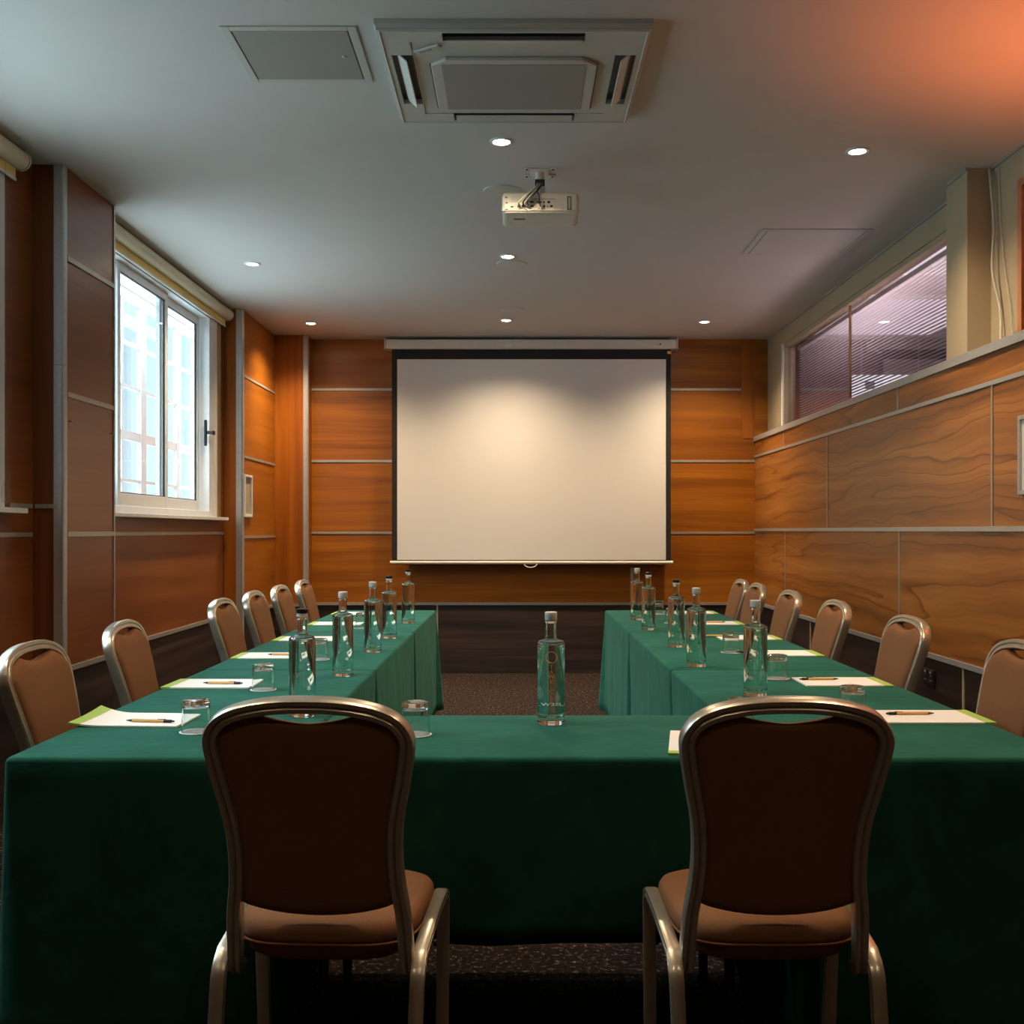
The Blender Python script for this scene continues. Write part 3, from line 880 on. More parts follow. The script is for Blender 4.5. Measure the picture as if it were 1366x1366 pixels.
# ------------------------------------------------------------ tables and cloths
def cloth(name, x0, x1, ya, yb, dropf, flare, label, cr=(0.012, 0.03), foldamp=0.006, fk=26, zt=TZ, seed=0, hem=0.0):
    """one draped cloth: flat top, rounded rim, hanging sides; dropf(x, y, nx, ny) gives the hang at a rim point,
    flare(nx, ny) how far the hem stands out"""
    cx, cy = (x0+x1)/2, (ya+yb)/2
    hx, hy = (x1-x0)/2, (yb-ya)/2
    nx_, ny_ = max(8, int(hx*2/0.05)), max(8, int(hy*2/0.05))
    nc = 6
    def ring(inset, r):
        ax, ay = hx-inset, hy-inset
        pts = []
        def corner_(sx, sy, a0):
            for k in range(nc+1):
                a = a0 + k*(PI/2)/nc
                pts.append((sx*(ax-r)+r*math.cos(a), sy*(ay-r)+r*math.sin(a), math.cos(a), math.sin(a)))
        def line(p, q, n, nrm):
            for k in range(1, n):
                t_ = k/n
                pts.append((p[0]+(q[0]-p[0])*t_, p[1]+(q[1]-p[1])*t_, nrm[0], nrm[1]))
        corner_(1, -1, -PI/2)
        line((ax, -(ay-r)), (ax, ay-r), ny_, (1, 0))
        corner_(1, 1, 0)
        line((ax-r, ay), (-(ax-r), ay), nx_, (0, 1))
        corner_(-1, 1, PI/2)
        line((-ax, ay-r), (-ax, -(ay-r)), ny_, (-1, 0))
        corner_(-1, -1, PI)
        line((-(ax-r), -ay), (ax-r, -ay), nx_, (0, -1))
        return pts
    bm = bmesh.new()
    # rounded rim
    levels = []
    rr = 0.012
    rows = []
    for k in range(4):
        a = k*(PI/2)/3
        ins = rr*(1-math.sin(a)); z = zt-rr*(1-math.cos(a))
        rows.append([(p[0]+cx, p[1]+cy, z) for p in ring(ins, cr[0]+0.001)])
    nz = 12
    rnd = random.Random(seed)
    ph = [rnd.uniform(0, 6.28) for _ in range(6)]
    for k in range(1, nz+1):
        t_ = k/nz
        base = ring(0, cr[0]+(cr[1]-cr[0])*t_)
        row = []
        s = 0.0
        for q, p in enumerate(base):
            d = dropf(p[0]+cx, p[1]+cy, p[2], p[3])
            s = p[0]*abs(p[3]) + p[1]*abs(p[2])
            fl = flare(p[0]+cx, p[1]+cy, p[2], p[3])
            wav = foldamp*(math.sin(fk*s+ph[0]) + 0.6*math.sin(fk*1.7*s+ph[1]) + 0.5*math.sin(fk*0.37*s+ph[2]))
            o_ = fl*t_ + (wav-2.1*foldamp)*t_*min(1.0, d/0.3)
            hz = hem*(math.sin(9*s+ph[3])+0.6*math.sin(21*s+ph[4]))*t_
            row.append((p[0]+cx+p[2]*o_, p[1]+cy+p[3]*o_, zt-rr-(d-rr)*t_+hz))
        rows.append(row)
    vr = [[bm.verts.new(p) for p in row] for row in rows]
    n = len(vr[0])
    bm.faces.new(vr[0])
    for a, b_ in zip(vr, vr[1:]):
        for i in range(n):
            j = (i+1) % n
            bm.faces.new((a[i], a[j], b_[j], b_[i]))
    o = obj(name, bm, M['cloth'], smooth=True, auto=50)
    so = o.modifiers.new('thick', 'SOLIDIFY'); so.thickness = 0.003; so.offset = -1
    return tag(o, label, 'tablecloth', 'green tablecloths on the U of tables')

def table(x0, x1, ya, yb, label, side=0):
    t = thing('folding_table', label, 'table', ((x0+x1)/2, (ya+yb)/2, 0), 0, 'folding tables under the cloths')
    a, b_ = (x1-x0)/2-0.03, (yb-ya)/2-0.03
    obj('tabletop', box(-a, a, -b_, b_, TZ-0.035, TZ-0.0045), M['tabletop'], t, bevel=0.004)
    for sx in (-1, 1):
        for sy in (-1, 1):
            bm = bmesh.new()
            x, y = sx*(a-0.035), sy*(b_-0.08)
            if side: x = -side*(a-0.045-(0.10 if sx > 0 else 0))
            sweep(bm, [(x, y, 0.012), (x, y, TZ-0.035)], circ(0.013, 10))
            lg = obj('leg', bm, M['darkmetal'], t, smooth=True, auto=40)
            bm = bmesh.new(); lathe(bm, [(0, 0), (0.016, 0), (0.017, 0.02), (0.013, 0.025), (0, 0.025)], 10, (x, y))
            obj('foot', bm, M['black'], lg, smooth=True)

LX0, LX1 = -1.222, -0.55
RX0, RX1 = 0.596, 1.330
YS = [2.585, 4.228, 5.800, 7.39]
G = 0.004
FULL = TZ-0.07
def leg_drop(side, first, last):
    xo_ = LX0 if side < 0 else RX1
    def f_(x, y, nx, ny):
        outer = nx*side      # > 0 on the side where people sit
        d = FULL
        if outer > 0.05:
            short = 0.215
            if first:
                k = min(1, max(0, (y-2.66)/0.26))
                d2 = FULL+(short-FULL)*k
            else:
                d2 = short
            if abs(ny) < 0.02 or not (first and ny < 0):
                d = d2
            # the far or near ends blend round the corner
            if abs(ny) >= 0.02 and not (first and ny < 0):
                d = short + (FULL-short)*abs(ny)**2*(0.0 if not last else 1.0) if ny > 0 and last else short
        elif abs(ny) > 0.5:
            # ends: slope from the short outer side to the full inner side
            kx = abs(x-xo_)/0.2
            if (first and ny < 0) or (last and ny > 0):
                d = FULL
                if last and ny > 0:
                    d = 0.215+(FULL-0.215)*min(1, max(0, kx-2.1)/0.7)
            else:
                d = 0.20 if kx < 2.6 else min(FULL, 0.20+(FULL-0.20)*(kx-2.6)/0.6)
        return d
    return f_
def leg_flare(side, first, last):
    def f_(x, y, nx, ny):
        v = 0.0
        inner = -nx*side
        if inner > 0 and not (first and y < 3.25): v += 0.012*inner
        if inner > 0 and first and y < 3.25: v -= 0.002*inner
        if first and ny < 0: v += 0.012*abs(ny)
        if last and ny > 0: v += 0.03*ny
        if last and ny > 0 and inner > 0: v += 0.12*math.sin(math.acos(min(1, ny))*2)*0.5
        if first and ny < 0 and nx*side > 0: v += 0.05*nx*side
        if (not last and ny > 0) or (not first and ny < 0): v = min(v, -0.001) - 0.018*abs(ny)
        return v
    return f_
names = [('near', 'cut off by the front middle cloth'), ('middle', ''), ('far', '')]
LBL = {(-1, 0): 'green tablecloth on the nearest table of the left row', (-1, 1): 'green tablecloth on the middle table of the left row',
       (-1, 2): 'green tablecloth on the farthest table of the left row', (1, 0): 'green tablecloth on the nearest table of the right row',
       (1, 1): 'green tablecloth on the middle table of the right row', (1, 2): 'green tablecloth on the farthest table of the right row'}
for side, (xa, xb) in ((-1, (LX0, LX1)), (1, (RX0, RX1))):
    for k in range(3):
        ya, yb = YS[k]+(G if k else 0), YS[k+1]-(G if k < 2 else 0)
        cloth('tablecloth', xa, xb, ya, yb, leg_drop(side, k == 0, k == 2), leg_flare(side, k == 0, k == 2), LBL[(side, k)],
              cr=(0.012, 0.095), foldamp=0.002 if side < 0 else 0.004, fk=17, seed=k+side*5)
        table(xa, xb, ya, yb, LBL[(side, k)].replace('green tablecloth on', 'folding table hidden under the green cloth,').replace('the nearest table of', 'nearest of').replace('the middle table of', 'middle of').replace('the farthest table of', 'farthest of'), side)
MX0, MX1 = LX1+0.004, RX0-0.004
def mdrop(x, y, nx, ny):
    if ny < -0.3: return TZ-0.315
    if ny > 0.3: return FULL
    return 0.42
def mflare(x, y, nx, ny):
    return 0.008*max(0, -ny) - 0.001*abs(nx)
cloth('tablecloth', MX0, MX1, 2.590, 3.192, mdrop, mflare, 'green tablecloth across the front, its hem ending above the floor', cr=(0.008, 0.012), foldamp=0.003, seed=9, hem=0.004)
table(MX0, MX1, 2.590, 3.192, 'folding table under the front green cloth with thin legs between the two near chairs')

# ------------------------------------------------------------ chairs
PROFW = [(0.400, 0.176), (0.51, 0.170), (0.58, 0.161), (0.648, 0.158), (0.715, 0.163), (0.78, 0.176), (0.84, 0.187), (0.875, 0.1905)]
TW = 0.030     # frame tube width seen from behind
def lean(z):   # y of the back plane at height z
    t_ = (z-0.40)/0.56
    return -0.185 - 0.105*t_ - 0.030*t_*t_
def backpath(n=8):
    """centre line of the back frame, left foot up over the top to right foot"""
    half = []
    pts = [(x, z) for z, x in PROFW] + [(0.184, 0.897), (0.166, 0.918), (0.135, 0.933), (0.092, 0.943), (0.045, 0.948), (0.0, 0.949)]
    P3 = [Vector((x, 0, z)) for x, z in pts]
    sm = smooth_path(P3, n)
    return sm
def make_chair(name, label, group):
    t = thing(name, label, 'chair', (0, 0, 0), 0, group)
    sm = backpath(5)
    full = [Vector((-p.x, 0, p.z)) for p in sm] + [Vector((p.x, 0, p.z)) for p in reversed(sm[:-1])]
    # frame tube: two ridges with a groove on the outer face
    w, d = TW/2, 0.016
    prof = [(-w, -d*0.6), (-w*0.8, -d), (-w*0.25, -d), (0, -d*0.72), (w*0.25, -d), (w*0.8, -d), (w, -d*0.6),
            (w*0.9, 0), (w, d*0.6), (w*0.8, d), (w*0.25, d), (0, d*0.8), (-w*0.25, d), (-w*0.8, d), (-w, d*0.6), (-w*0.9, 0)]
    path = [(p.x, lean(p.z), p.z) for p in full]
    foot = [(-0.180, -0.150, 0.385), (-0.178, -0.165, 0.388)]
    path = foot + path[0:] + [(-x, y, z) for x, y, z in reversed(foot)]
    bm = bmesh.new(); sweep(bm, path, prof, bvec=(0, 1, 0.24))
    obj('back_frame', bm, M['frame'], t, smooth=True, auto=38)
    # upholstered back panel
    out = []
    for p in full:
        ax = abs(p.x)
        if p.z < 0.535: continue
        k = max(0.0, (ax-0.008)/ax) if ax > 0.008 else 0
        x, z = p.x*k, p.z
        if p.z > 0.88: z = p.z-0.010*min(1, (p.z-0.88)/0.03)
        if ax < 0.110 and p.z > 0.9:      # dip of the hand hole
            z -= 0.028*(1-(ax/0.110)**2)
        out.append((x, z))
    xb = abs(out[-1][0]); nb = 16
    zb = out[-1][1]
    for i in range(1, nb):
        u = 1-2*i/nb
        out.append((xb*u, zb-0.030*(1-u*u)**0.8))
    cx, cz = 0.0, 0.72
    def layer(scale, off):
        r_ = []
        for x, z in out:
            X, Z = cx+(x-cx)*scale, cz+(z-cz)*scale
            r_.append((X, lean(Z)+off, Z))
        return r_
    def shell(bm, sgn, puff):
        L = []
        for sc_, q in ((1.0, 0.0), (0.995, 0.35), (0.97, 0.68), (0.92, 0.88), (0.82, 0.97), (0.6, 1.0), (0.3, 1.0)):
            L.append([bm.verts.new(p) for p in layer(sc_, sgn*(0.004+puff*q))])
        n = len(out)
        for a, b_ in zip(L, L[1:]):
            for i in range(n):
                j = (i+1) % n
                bm.faces.new((a[i], a[j], b_[j], b_[i]))
        c = bm.verts.new((cx, lean(cz)+sgn*(0.004+puff), cz))
        for i in range(n):
            bm.faces.new((L[-1][i], L[-1][(i+1) % n], c))
        return L[0]
    bm = bmesh.new()
    A = shell(bm, 1, 0.026); B = shell(bm, -1, 0.008)
    for i in range(len(out)):
        j = (i+1) % len(out)
        bm.faces.new((A[i], A[j], B[j], B[i]))
    obj('backrest', bm, M['uph'], t, smooth=True, auto=60)
    # seat cushion
    def seatring(s, z, dz=0.0):
        r_ = []
        n = 48
        for i in range(n):
            a = 2*PI*i/n
            c, sn = math.cos(a), math.sin(a)
            e = 2/4.2
            X = math.copysign(abs(c)**e, c); Y = math.copysign(abs(sn)**e, sn)
            wx = 0.183 + 0.022*(Y*0.5+0.5)
            r_.append((X*(wx-s), -0.012+Y*(0.192-s), z + dz*(1-abs(X)**2)))
        return r_
    bm = bmesh.new()
    L = []
    for s, z, dz in ((0.010, 0.447, 0), (0.002, 0.450, 0), (0.0, 0.460, 0), (0.002, 0.474, 0.0), (0.008, 0.483, 0.002), (0.022, 0.489, 0.004), (0.06, 0.494, 0.006), (0.12, 0.497, 0.006)):
        L.append([bm.verts.new(p) for p in seatring(s, z, dz)])
    for a, b_ in zip(L, L[1:]):
        for i in range(48):
            bm.faces.new((a[i], a[(i+1) % 48], b_[(i+1) % 48], b_[i]))
    bm.faces.new(L[0]); bm.faces.new(L[-1])
    seat = obj('seat', bm, M['uph'], t, smooth=True, auto=60)
    bm = bmesh.new()
    L = []
    for s, z in ((0.010, 0.448), (0.012, 0.435), (0.016, 0.418), (0.030, 0.408), (0.06, 0.404)):
        L.append([bm.verts.new(p) for p in seatring(s, z)])
    for a, b_ in zip(L, L[1:]):
        for i in range(48):
            bm.faces.new((a[i], a[(i+1) % 48], b_[(i+1) % 48], b_[i]))
    bm.faces.new(L[0]); bm.faces.new(L[-1])
    obj('seat_base', bm, M['uph'], t, smooth=True, auto=60)
    bm = bmesh.new(); sweep(bm, [(x, y, 0.4485) for x, y, _ in seatring(-0.0005, 0)], circ(0.003, 6), bvec=(0, 0, 1), closed=True)
    obj('piping', bm, M['uph'], seat, smooth=True)
    # legs: bent tube on each side, rear leg and front leg
    lw, ld = 0.0125, 0.014
    lp = [(-lw, -ld*0.6), (-lw*0.8, -ld), (-lw*0.2, -ld), (0, -ld*0.7), (lw*0.2, -ld), (lw*0.8, -ld), (lw, -ld*0.6),
          (lw, ld*0.6), (lw*0.8, ld), (lw*0.2, ld), (0, ld*0.7), (-lw*0.2, ld), (-lw*0.8, ld), (-lw, ld*0.6)]
    for s in (-1, 1):
        xx = s*0.200
        rear = smooth_path([(s*0.196, -0.300, 0.012), (s*0.198, -0.262, 0.20), (s*0.199, -0.232, 0.34), (s*0.200, -0.215, 0.395), (s*0.200, -0.180, 0.425)], 6) + \
               [(s*0.206, 0.0, 0.448), (s*0.212, 0.085, 0.458)]
        bm = bmesh.new(); sweep(bm, rear, lp, bvec=(s, 0, 0))
        lg = obj('leg', bm, M['frame'], t, smooth=True, auto=38)
        bm = bmesh.new(); lathe(bm, [(0, 0), (0.016, 0), (0.016, 0.02), (0, 0.022)], 12, (s*0.196, -0.302))
        obj('rubber_foot', bm, M['black'], lg, smooth=True, auto=40)
        front = smooth_path([(s*0.212, 0.086, 0.458), (s*0.213, 0.110, 0.447), (s*0.213, 0.122, 0.42), (s*0.210, 0.138, 0.25), (s*0.206, 0.150, 0.012)], 6)
        bm = bmesh.new(); sweep(bm, front, lp, bvec=(s, 0, 0))
        lg = obj('leg', bm, M['frame'], t, smooth=True, auto=38)
        bm = bmesh.new(); lathe(bm, [(0, 0), (0.016, 0), (0.016, 0.02), (0, 0.022)], 12, (s*0.206, 0.150))
        obj('rubber_foot', bm, M['black'], lg, smooth=True, auto=40)
        bm = bmesh.new(); sweep(bm, [(s*0.197, 0.131, 0.33), (s*0.190, 0.131, 0.33)], circ(0.008, 10))
        obj('stacking_buffer', bm, M['darkmetal'], lg, smooth=True, auto=40)
        bm = bmesh.new(); bx(bm, min(s*0.19, s*0.204), max(s*0.19, s*0.204), -0.02, 0.03, 0.425, 0.438)
        obj('seat_bracket', bm, M['frame'], t)
    return t

ch0 = make_chair('banquet_chair', 'brown upholstered banquet chair seen from behind at the near left', 'banquet chairs')
ch0.location = (-0.388, 2.385, 0); ch0.rotation_euler = (0, 0, R(-2.5))
dup(ch0, (0.517, 2.385, 0), 0, 'brown upholstered banquet chair seen from behind at the near right')
LC = [(3.10, 'brown banquet chair on the left side nearest the camera, beside the first notepad'),
      (3.84, 'brown banquet chair second from the camera along the left side, alone by the window pier'),
      (5.08, 'brown banquet chair third along the left side, first of the four far ones'),
      (5.72, 'brown banquet chair fourth along the left side, second of the four far ones'),
      (6.34, 'brown banquet chair fifth along the left side, next to last'),
      (7.02, 'brown banquet chair at the far end of the left side')]
for k, (y, lb) in enumerate(LC):
    dup(ch0, (-1.075+random.uniform(-.004, .004), y, 0), R(-90+(3 if k == 1 else 0)), lb)
RC = [(3.12, 0, 'brown banquet chair cut off by the right edge of the photo'),
      (4.05, 0, 'brown banquet chair second along the right side, in front of the power socket'),
      (4.97, 0, 'brown banquet chair third along the right side'),
      (5.80, 0, 'brown banquet chair fourth along the right side'),
      (6.60, 0, 'brown banquet chair fifth along the right side, next to last'),
      (7.08, 0, 'brown banquet chair at the far end of the right side')]
for k, (y, dx, lb) in enumerate(RC):
    dup(ch0, (1.150+dx, y, 0), R(90), lb)

# ------------------------------------------------------------ bottles
def text_mesh(body, size, sx=1.0):
    cu = bpy.data.curves.new('lettering', 'FONT'); cu.body = body; cu.size = size
    cu.align_x = 'CENTER'; cu.resolution_u = 3; cu.extrude = 0.0
    to = bpy.data.objects.new('lettering', cu); COL.objects.link(to)
    dg = bpy.context.evaluated_depsgraph_get(); dg.update()
    me = bpy.data.meshes.new_from_object(to.evaluated_get(dg))
    bpy.data.objects.remove(to); bpy.data.curves.remove(cu)
    return me

BR = 0.0385
def wrap(me, z0, ang, r, mirror=False):
    bm = bmesh.new(); bm.from_mesh(me)
    bmesh.ops.triangulate(bm, faces=bm.faces[:])
    for v in bm.verts:
        x, y = v.co.x, v.co.y
        a = ang + x/r
        v.co = Vector((r*math.cos(a), r*math.sin(a), z0+y))
    return bm

def make_bottle(label, cap, big=False):
    t = thing('water_bottle', label, 'bottle', (0, 0, 0), 0, 'glass water bottles on the tables')
    outp = [(0, 0.0), (0.034, 0.0), (0.0375, 0.003), (0.0385, 0.008), (0.0385, 0.220), (0.0378, 0.2265), (0.034, 0.2315), (0.024, 0.2345),
            (0.0165, 0.238), (0.0152, 0.245), (0.0152, 0.282), (0.0163, 0.284), (0.0163, 0.2885), (0.015, 0.2895)]
    inp = [(0.0125, 0.2895), (0.0128, 0.246), (0.014, 0.238), (0.022, 0.2315), (0.032, 0.2285), (0.0355, 0.222), (0.0362, 0.214), (0.0362, 0.026), (0.034, 0.021), (0.02, 0.019), (0, 0.018)]
    bm = bmesh.new(); lathe(bm, support(outp)+support(inp), 56)
    obj('bottle_glass', bm, M['glass'], t, smooth=True, auto=40)
    wt = 0.2275
    wp = [(0, wt), (0.0305, wt), (0.0338, 0.2275), (0.0357, 0.222), (0.0364, 0.214), (0.0364, 0.0258), (0.0341, 0.0208), (0.02, 0.0188), (0, 0.0178)]
    bm = bmesh.new(); lathe(bm, support(wp), 56)
    obj('water', bm, M['water'], t, smooth=True, auto=40)
    mc = M['capw'] if cap == 'w' else M['capb']
    bm = bmesh.new()
    lathe(bm, [(0, 0.313), (0.0155, 0.313), (0.0172, 0.3115), (0.0172, 0.3005 if cap == 'b' else 0.2915), (0.0165, 0.2905 if cap == 'w' else 0.300), (0.0, 0.2900)], 28)
    s = obj('stopper', bm, mc, t, smooth=True, auto=35)
    bm = bmesh.new()
    if cap == 'b': lathe(bm, [(0, 0.2995), (0.0160, 0.2995), (0.0160, 0.2905), (0, 0.2905)], 24)
    if cap == 'w': lathe(bm, [(0, 0.2898), (0.0112, 0.2898), (0.0112, 0.2870), (0, 0.2870)], 24)
    obj('plug', bm, M['capw'], s, smooth=True, auto=35)
    return t

def print_parts(t, full):
    r = BR+0.0003
    if full:
        a0 = -PI/2
        # ring emblem
        bm = bmesh.new()
        n = 32
        def pt(rad, a): 
            x = rad*math.cos(a); z = 0.189+rad*math.sin(a)
            return (r*math.cos(a0+x/r), r*math.sin(a0+x/r), z)
        A = [bm.verts.new(pt(0.0165, 2*PI*i/n)) for i in range(n)]; B = [bm.verts.new(pt(0.0150, 2*PI*i/n)) for i in range(n)]
        for i in range(n): bm.faces.new((A[i], A[(i+1) % n], B[(i+1) % n], B[i]))
        # leaf stroke in the lower part of the ring
        C = [bm.verts.new(pt(0.0150, R(200)+R(80)*i/8)) for i in range(9)]
        D = [bm.verts.new(pt(0.0150-0.0032*math.sin(PI*i/8)-0.0002, R(200)+R(80)*i/8)) for i in range(9)]
        for i in range(8): bm.faces.new((C[i], C[i+1], D[i+1], D[i]))
        obj('ring_emblem', bm, M['gold'], t)
        y = 0.158
        bm = bmesh.new()
        for chh in 'TAWELCLE':
            me = text_mesh(chh, 0.0155)
            b2 = wrap(me, y, a0, r)
            tmp = bpy.data.meshes.new('x'); b2.to_mesh(tmp); b2.free(); bm.from_mesh(tmp); bpy.data.meshes.remove(tmp); bpy.data.meshes.remove(me)
            y -= 0.0138
        obj('lettering', bm, M['gold'], t)
        me = text_mesh('USEWA', 0.0125)
        obj('rear_lettering', wrap(me, 0.046, PI/2, r), M['rearprint'], t)
    else:
        me = text_mesh('PCT', 0.010)
        obj('lettering', wrap(me, 0.036, -PI/2+0.35, r), M['darkprint'], t)

bw = make_bottle('water bottle alone on the front cloth with gold ring emblem and white stopper', 'w')
bw.location = (0.0945, 3.045, TZ)
b_rest = [(-0.650, 4.05, 'w', 'white-stoppered water bottle second from the camera in the left row'),
          (-0.645, 4.85, 'w', 'white-stoppered water bottle third from the camera in the left row'),
          (0.780, 3.56, 'w', 'white-stoppered water bottle nearest the camera in the right row'),
          (0.713, 4.33, 'w', 'white-stoppered water bottle second from the camera in the right row'),
          (0.727, 6.60, 'w', 'white-stoppered water bottle farthest back in the right row')]
bb_rest = [(-0.645, 5.47, 'black-stoppered water bottle fourth from the camera in the left row'),
           (-0.640, 6.37, 'black-stoppered water bottle farthest in the left row'),
           (0.739, 5.05, 'black-stoppered water bottle in the right row, the nearer of its two'),
           (0.717, 5.94, 'black-stoppered water bottle in the right row next to the farthest')]
white0 = None
for x, y, c, lb in b_rest:
    if white0 is None:
        white0 = dup(bw, (x, y, TZ), 0, lb); print_parts(white0, False)
    else:
        dup(white0, (x, y, TZ), R(random.uniform(-25, 25)), lb)
print_parts(bw, True)
bb = make_bottle('black-stoppered water bottle nearest the camera in the left row, behind the near left chair', 'b')
print_parts(bb, False)
bb.location = (-0.627, 3.17, TZ)
for x, y, lb in bb_rest:
    dup(bb, (x, y, TZ), R(random.uniform(-25, 25)), lb)

# ------------------------------------------------------------ tumblers on coasters
def make_tumbler():
    t = thing('glass_tumbler', '', 'glass', (0, 0, 0), 0, 'upturned glass tumblers')
    # upside down: rim on the coaster, thick base on top
    p = [(0.0385, 0.0), (0.0390, 0.0008), (0.0375, 0.030), (0.0362, 0.070), (0.0358, 0.080), (0.034, 0.0845), (0.028, 0.086), (0.0, 0.0845),
         ]
    q = [(0.0, 0.070), (0.028, 0.071), (0.0325, 0.0685), (0.0345, 0.064), (0.0358, 0.030), (0.0372, 0.0012), (0.0385, 0.0)]
    bm = bmesh.new(); lathe(bm, support(p)+support(q), 48)
    bmesh.ops.remove_doubles(bm, verts=bm.verts[:], dist=0.00001)
    obj('tumbler_body', bm, M['glass'], t, smooth=True, auto=50)
    return t
cz = TZ+0.0020
bm = bmesh.new()
lathe(bm, [(0, 0), (0.044, 0), (0.0445, 0.0009), (0.044, 0.0018), (0, 0.0018)], 40)
coaster0 = obj('paper_coaster', bm, M['paper'])
tum0 = make_tumbler()
TL = [(-0.861, 2.915, 'on the left table beside the nearest notepad', 1), (-0.862, 3.69, 'on the left table beside the second notepad', 1),
      (-0.832, 4.56, 'on the left table, mostly behind the nearest bottle', 1),
      (-0.855, 6.00, 'on the left table, far back behind two bottles', 1),
      (-0.27, 2.875, 'on the front table, right of the near left chair', 1),
      (0.978, 3.17, 'on the right table in front of the second notepad', 1), (0.600, 2.93, 'peeping over the near right chair on the inner table corner', 1),
      (0.950, 3.97, 'on the right table just behind the nearest right bottle', 1), (0.947, 4.82, 'on the right table, standing clear before the third notepad', 1),
      (0.93, 5.56, 'on the right table, hidden behind the second right bottle', 1),
      (0.905, 6.36, 'on the right table, left of the second black-stoppered bottle', 1), (0.91, 7.03, 'on the right table, farthest, right of the black-stoppered bottle', 1)]
for k, (x, y, lb, c) in enumerate(TL):
    if k == 0:
        coaster0.location = (x, y, TZ+0.0004); tum0.location = (x, y, cz+0.0006)
        tum0['label'] = 'upturned glass tumbler ' + lb
        tag(coaster0, 'paper coaster under the tumbler ' + lb.replace(', mostly', '').replace('mostly ', '').replace(' nearest black-stoppered', ' nearest left'), 'coaster', 'round paper coasters')
    else:
        dup(coaster0, (x, y, TZ+0.0004), 0, 'paper coaster under the tumbler ' + lb.replace(', mostly', '').replace('mostly ', '').replace(' nearest black-stoppered', ' nearest left'))
        dup(tum0, (x, y, cz+0.0006), 0, 'upturned glass tumbler ' + lb)

# ------------------------------------------------------------ notepads and pens
def make_pad(curl=0.0):
    """notepad: length .30 along local x (green bound end at -x), width .21"""
    t = thing('notepad', '', 'notepad', (0, 0, 0), 0, 'white notepads with a green bound edge')
    L, W = 0.150, 0.105
    def sheet(xa, xb, z0, z1, nx_=14):
        bm = bmesh.new()
        g = []
        for zz in (z0, z1):
            rows = []
            for i in range(nx_+1):
                x = xa+(xb-xa)*i/nx_
                row = []
                for j in range(7):
                    y = -W+2*W*j/6
                    e = max(0, (-x-0.05)/0.10)
                    z = zz + curl*e*e*(0.35+0.65*(j/6)**2)
                    row.append(bm.verts.new((x, y, z)))
                rows.append(row)
            g.append(rows)
        for rows in g:
            for i in range(nx_):
                for j in range(6):
                    bm.faces.new((rows[i][j], rows[i+1][j], rows[i+1][j+1], rows[i][j+1]))
        for i in range(nx_):
            for j in (0, 6):
                bm.faces.new((g[0][i][j], g[0][i+1][j], g[1][i+1][j], g[1][i][j]))
        for j in range(6):
            for i in (0, nx_):
                bm.faces.new((g[0][i][j], g[0][i][j+1], g[1][i][j+1], g[1][i][j]))
        return bm
    obj('paper', sheet(-L+0.030, L, 0.0008, 0.0050), M['paper'], t, smooth=True, auto=40)
    obj('green_binding', sheet(-L-0.002, -L+0.0305, 0.0006, 0.0056, 4), M['green'], t, smooth=True, auto=40)
    obj('card_back', sheet(-L-0.002, L, 0.0000, 0.0008), M['green'], t, smooth=True, auto=40)
    return t
def make_pen():
    t = thing('pen', '', 'pen', (0, 0, 0), 0, 'cardboard pens lying on the notepads')
    bm = bmesh.new(); sweep(bm, [(-0.052, 0, 0.0045), (0.040, 0, 0.0045)], circ(0.0048, 12)); obj('barrel', bm, M['pen'], t, smooth=True, auto=40)
    bm = bmesh.new()
    pr = [(-0.070, 0.0012), (-0.068, 0.0015), (-0.053, 0.0040), (-0.0518, 0.0040)]
    pts = []
    rings = []
    for x, r_ in pr:
        rings.append([bm.verts.new((x, r_*math.cos(2*PI*i/12), 0.0045+r_*math.sin(2*PI*i/12))) for i in range(12)])
    for a, b_ in zip(rings, rings[1:]):
        for i in range(12): bm.faces.new((a[i], a[(i+1) % 12], b_[(i+1) % 12], b_[i]))
    bm.faces.new(rings[0]); bm.faces.new(rings[-1])
    obj('tip', bm, M['black'], t, smooth=True, auto=60)
    bm = bmesh.new(); sweep(bm, [(0.040, 0, 0.0045), (0.062, 0, 0.0045)], circ(0.0045, 12)); sweep(bm, [(0.062, 0, 0.0045), (0.070, 0, 0.0045)], circ(0.0026, 10))
    bx(bm, 0.022, 0.045, -0.0012, 0.0012, 0.0088, 0.0102); bx(bm, 0.038, 0.045, -0.0015, 0.0015, 0.0045, 0.0100)
    obj('push_button', bm, M['black'], t, smooth=True, auto=40)
    return t
padc = make_pad(0.020)
pad0 = make_pad(0.0)
pen0 = make_pen()
PZ = TZ+0.0006
